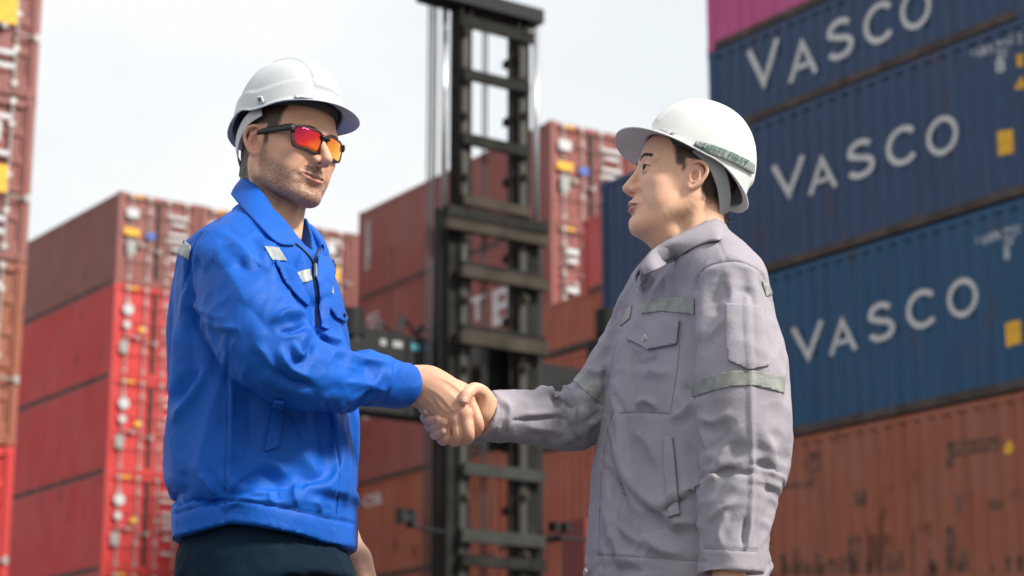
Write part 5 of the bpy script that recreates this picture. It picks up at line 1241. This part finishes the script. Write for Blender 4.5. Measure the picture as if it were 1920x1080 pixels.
fing(f, [(876, 746, 3.535, .0118), (889, 772, 3.529, .0108), (897, 797, 3.531, .0103), (891, 812, 3.552, .0095), (878, 820, 3.580, .0085)], .0045)
fing(f, [(871, 775, 3.527, .0118), (877, 798, 3.522, .0108), (879, 817, 3.526, .0103), (872, 826, 3.548, .0095), (858, 824, 3.578, .0085)], .003)
fing(f, [(854, 788, 3.532, .0112), (858, 806, 3.528, .0102), (858, 821, 3.532, .0097), (852, 829, 3.552, .0090), (842, 824, 3.578, .008)], .0028)
fing(f, [(839, 795, 3.543, .0102), (839, 810, 3.540, .0094), (837, 822, 3.543, .0090), (830, 827, 3.560, .0082), (824, 820, 3.582, .0075)], .0028)
for x, y, Yv, r in ((877, 745, 3.525, .009), (872, 775, 3.5165, .009), (855, 787, 3.522, .008), (840, 794, 3.5335, .007)): f.add(ell(tuple(P(x, y, Yv)), (r, .0055, r)), .008)
for rows in ([(800, 712, 3.5285, .0018), (830, 728, 3.5235, .0019), (858, 752, 3.5165, .0017)], [(798, 724, 3.5265, .0018), (826, 742, 3.5215, .0020), (850, 770, 3.5190, .0016)], [(815, 742, 3.5265, .0015), (826, 760, 3.5235, .0018), (840, 772, 3.5235, .0016), (850, 768, 3.5185, .0014)], [(790, 738, 3.5310, .0016), (810, 756, 3.531, .0016), (826, 772, 3.532, .0015)], [(810, 705, 3.5275, .0014), (840, 716, 3.5245, .0015), (862, 732, 3.5235, .0013)]):
    f.add(tube(pp(*[(a, b, y - .0012, r * 1.1) for a, b, y, r in rows]), 4), .0045)
f.add(tube(pp((790, 704, 3.575, .014), (830, 716, 3.590, .0135), (868, 728, 3.600, .011), (892, 742, 3.598, .009))), .014)
V, Q = hand_mesh(f); 
def knuck(V, pts, r=.011):
    a = np.zeros(len(V))
    for x, y, Yv in pts: a = np.maximum(a, np.exp(-(np.linalg.norm(V - np.array(P(x, y, Yv)), axis=1) / r)**2))
    return a
red = knuck(V, [(877, 745, 3.52), (873, 775, 3.515), (856, 787, 3.52), (840, 794, 3.53), (897, 797, 3.52), (879, 818, 3.515), (858, 822, 3.52)]) * .38
bodyadd('a', V, Q, np.stack([red, 0*red, 0*red], 1))
# B's right hand
f = Field(P(770, 850, 3.5) - Vector((0, .02, 0)), P(960, 695, 3.6) + Vector((0, .08, 0)), .0015)
f.add(tube(pp((960, 778, 3.625, .027), (930, 776, 3.612, .0265), (908, 772, 3.600, .026))), 0)
f.add(tube(pp((912, 762, 3.590, .021), (885, 760, 3.600, .018), (850, 752, 3.612, .013))), .016); f.add(tube(pp((912, 778, 3.592, .022), (885, 780, 3.598, .018), (850, 776, 3.612, .013))), .016); f.add(tube(pp((910, 788, 3.596, .019), (880, 796, 3.600, .016), (848, 798, 3.610, .012))), .016)
f.add(tube(pp((913, 764, 3.585, .019), (909, 748, 3.563, .0165), (903, 735, 3.546, .0130), (889, 729, 3.528, .0112), (876, 738, 3.514, .0108), (870, 750, 3.510, .0094)), 5), .012)
f.add(ell(tuple(P(904, 762, 3.566)), (.018, .016, .026)), .014)
fing(f, [(850, 750, 3.612, .0105), (815, 748, 3.610, .0095), (795, 757, 3.590, .0088), (793, 767, 3.566, .0082), (800, 771, 3.548, .0074)], .0035)
fing(f, [(850, 768, 3.614, .0110), (815, 772, 3.612, .0098), (797, 782, 3.588, .0090), (804, 788, 3.558, .0086), (823, 786, 3.5335, .0080)], .003)
fing(f, [(850, 784, 3.612, .0105), (818, 790, 3.608, .0096), (805, 799, 3.584, .0090), (815, 802, 3.555, .0086), (833, 792, 3.528, .0080)], .003)
fing(f, [(848, 798, 3.608, .0095), (824, 806, 3.602, .0086), (814, 815, 3.580, .0080), (820, 816, 3.556, .0076), (833, 809, 3.5315, .0070)], .003)
V, Q = hand_mesh(f); red = knuck(V, [(889, 727, 3.52), (823, 786, 3.53), (833, 792, 3.52), (833, 809, 3.53)], .009) * .4
bodyadd('b', V, Q, np.stack([red, 0*red, 0*red], 1))
M['nail'] = mat('finger_nail', (.66, .38, .30), .4, spec=.35)
def nail(c, axis, normal, L, w, root):
    a = Vector(axis).normalized(); n = Vector(normal); n = (n - a * n.dot(a)).normalized(); s_ = a.cross(n); rows = []
    for i in range(9):
        t = -1 + 2 * i / 8; ww = w * (1 - abs(t)**3.5 * .45); rows.append([tuple(Vector(c) + a * (L * t) + s_ * (ww * u) - n * (.0022 * u * u + .0006 * t * t)) for u in (-1, -.5, 0, .5, 1)])
    o = ribbon('nail', rows, None, M['nail'], None, .0006); return child(o, root)
ax = P(870, 755, 3.509) - P(876, 738, 3.513)
nail(P(870.5, 748, 3.4995), ax, (-.12, -1, .10), .0060, .0062, PB)
# A's left forearm and hand, seen behind the trousers; B's left hand under the cuff
f = Field(P(620, 1200, 3.78) - Vector((0, .07, 0)), P(730, 940, 3.78) + Vector((.02, .07, 0)), .003)
f.add(tube(pp((626, 950, 3.79, .031), (652, 1020, 3.785, .027), (668, 1050, 3.78, .026)))); f.add(tube(pp((668, 1050, 3.775, .024), (680, 1085, 3.765, .026), (684, 1120, 3.755, .022))), .02)
for dx, dy in ((-8, -.018), (0, -.006), (6, .008), (8, .02)): fing(f, [(684 + dx*.5, 1110, 3.765 + dy, .011), (684 + dx, 1145, 3.755 + dy, .0095), (676 + dx, 1172, 3.755 + dy, .008)], .006)
fing(f, [(674, 1075, 3.745, .013), (688, 1105, 3.732, .010), (690, 1130, 3.732, .008)], .01)
V, Q = hand_mesh(f, 2); bodyadd('a', V, Q)
f = Field(P(1320, 1260, 3.375) - Vector((0, .07, 0)), P(1420, 1020, 3.375) + Vector((0, .07, 0)), .003)
f.add(tube(pp((1370, 1025, 3.38, .032), (1366, 1090, 3.375, .028), (1362, 1130, 3.37, .029), (1358, 1165, 3.37, .026))))
for dx, dy in ((-8, -.02), (-3, -.007), (2, .007), (7, .02)): fing(f, [(1358 + dx*.6, 1160, 3.37 + dy, .011), (1352 + dx, 1200, 3.375 + dy, .0095), (1350 + dx, 1232, 3.38 + dy, .008)], .006)
fing(f, [(1350, 1120, 3.36, .013), (1338, 1150, 3.35, .010), (1336, 1178, 3.35, .008)], .01)
V, Q = hand_mesh(f, 2); bodyadd('b', V, Q)
# torsos, arms and legs inside the clothes
for key, arms, nk, hips in (('a', [[(480, 510, 3.56, .03), (440, 530, 3.44, .035), (548, 672, 3.365, .034), (755, 722, 3.535, .027)], [(520, 510, 3.66, .03), (560, 620, 3.82, .035), (630, 960, 3.79, .029)]], (500, 400, 3.6), (497, 960, 3.6)),
                            ('b', [[(1330, 570, 3.57, .03), (1385, 600, 3.44, .035), (1388, 800, 3.40, .036), (1370, 1060, 3.38, .029)], [(1275, 570, 3.66, .03), (1160, 680, 3.765, .034), (1098, 762, 3.73, .032), (930, 776, 3.612, .026)]], (1310, 430, 3.61), (1275, 1020, 3.62))):
    a = P(*nk); h_ = P(*hips); xs = [P(x, y, Yv) for ar in arms for x, y, Yv, r in ar]
    f = Field((min(v.x for v in xs) - .12, 3.25, .05), (max(v.x for v in xs) + .12, 3.98, a.z + .06), .011)
    f.add(ell(tuple((a + h_) / 2 + Vector((0, .02, .0))), (.05, .06, (a.z - h_.z) / 2 - .10))); f.add(ell(tuple(h_), (.05, .08, .07)), .06); f.add(seg(tuple(a - Vector((0, 0, .08))), tuple(a + Vector((0, 0, .02))), .045), .03)
    for ar in arms: f.add(tube(pp(*ar), 3), .03)
    for s_ in (-.06, .07): f.add(tube([(h_.x, 3.6 + s_, h_.z - .05, .055), (h_.x, 3.6 + s_, .5, .05), (h_.x, 3.6 + s_, .1, .04)], 3), .03)
    V, Q = hand_mesh(f, 1); bodyadd(key, V, Q)
# ------------------------------------------------------------------ join the sculpted parts of each body into one mesh
for key, root, m in (('a', PA, 'skin_a'), ('b', PB, 'skin_b')):
    vs, fs, ms, k = [], [], [], 0
    for V, Q, mk in BODY[key]:
        vs.append(V); fs.append(np.asarray(Q) + k); ms.append(mk); k += len(V)
    me = mesh_np('body', np.concatenate(vs), np.concatenate(fs), M[m]); setcol(me, 'mask', np.concatenate(ms)); child(link('body', me), root)
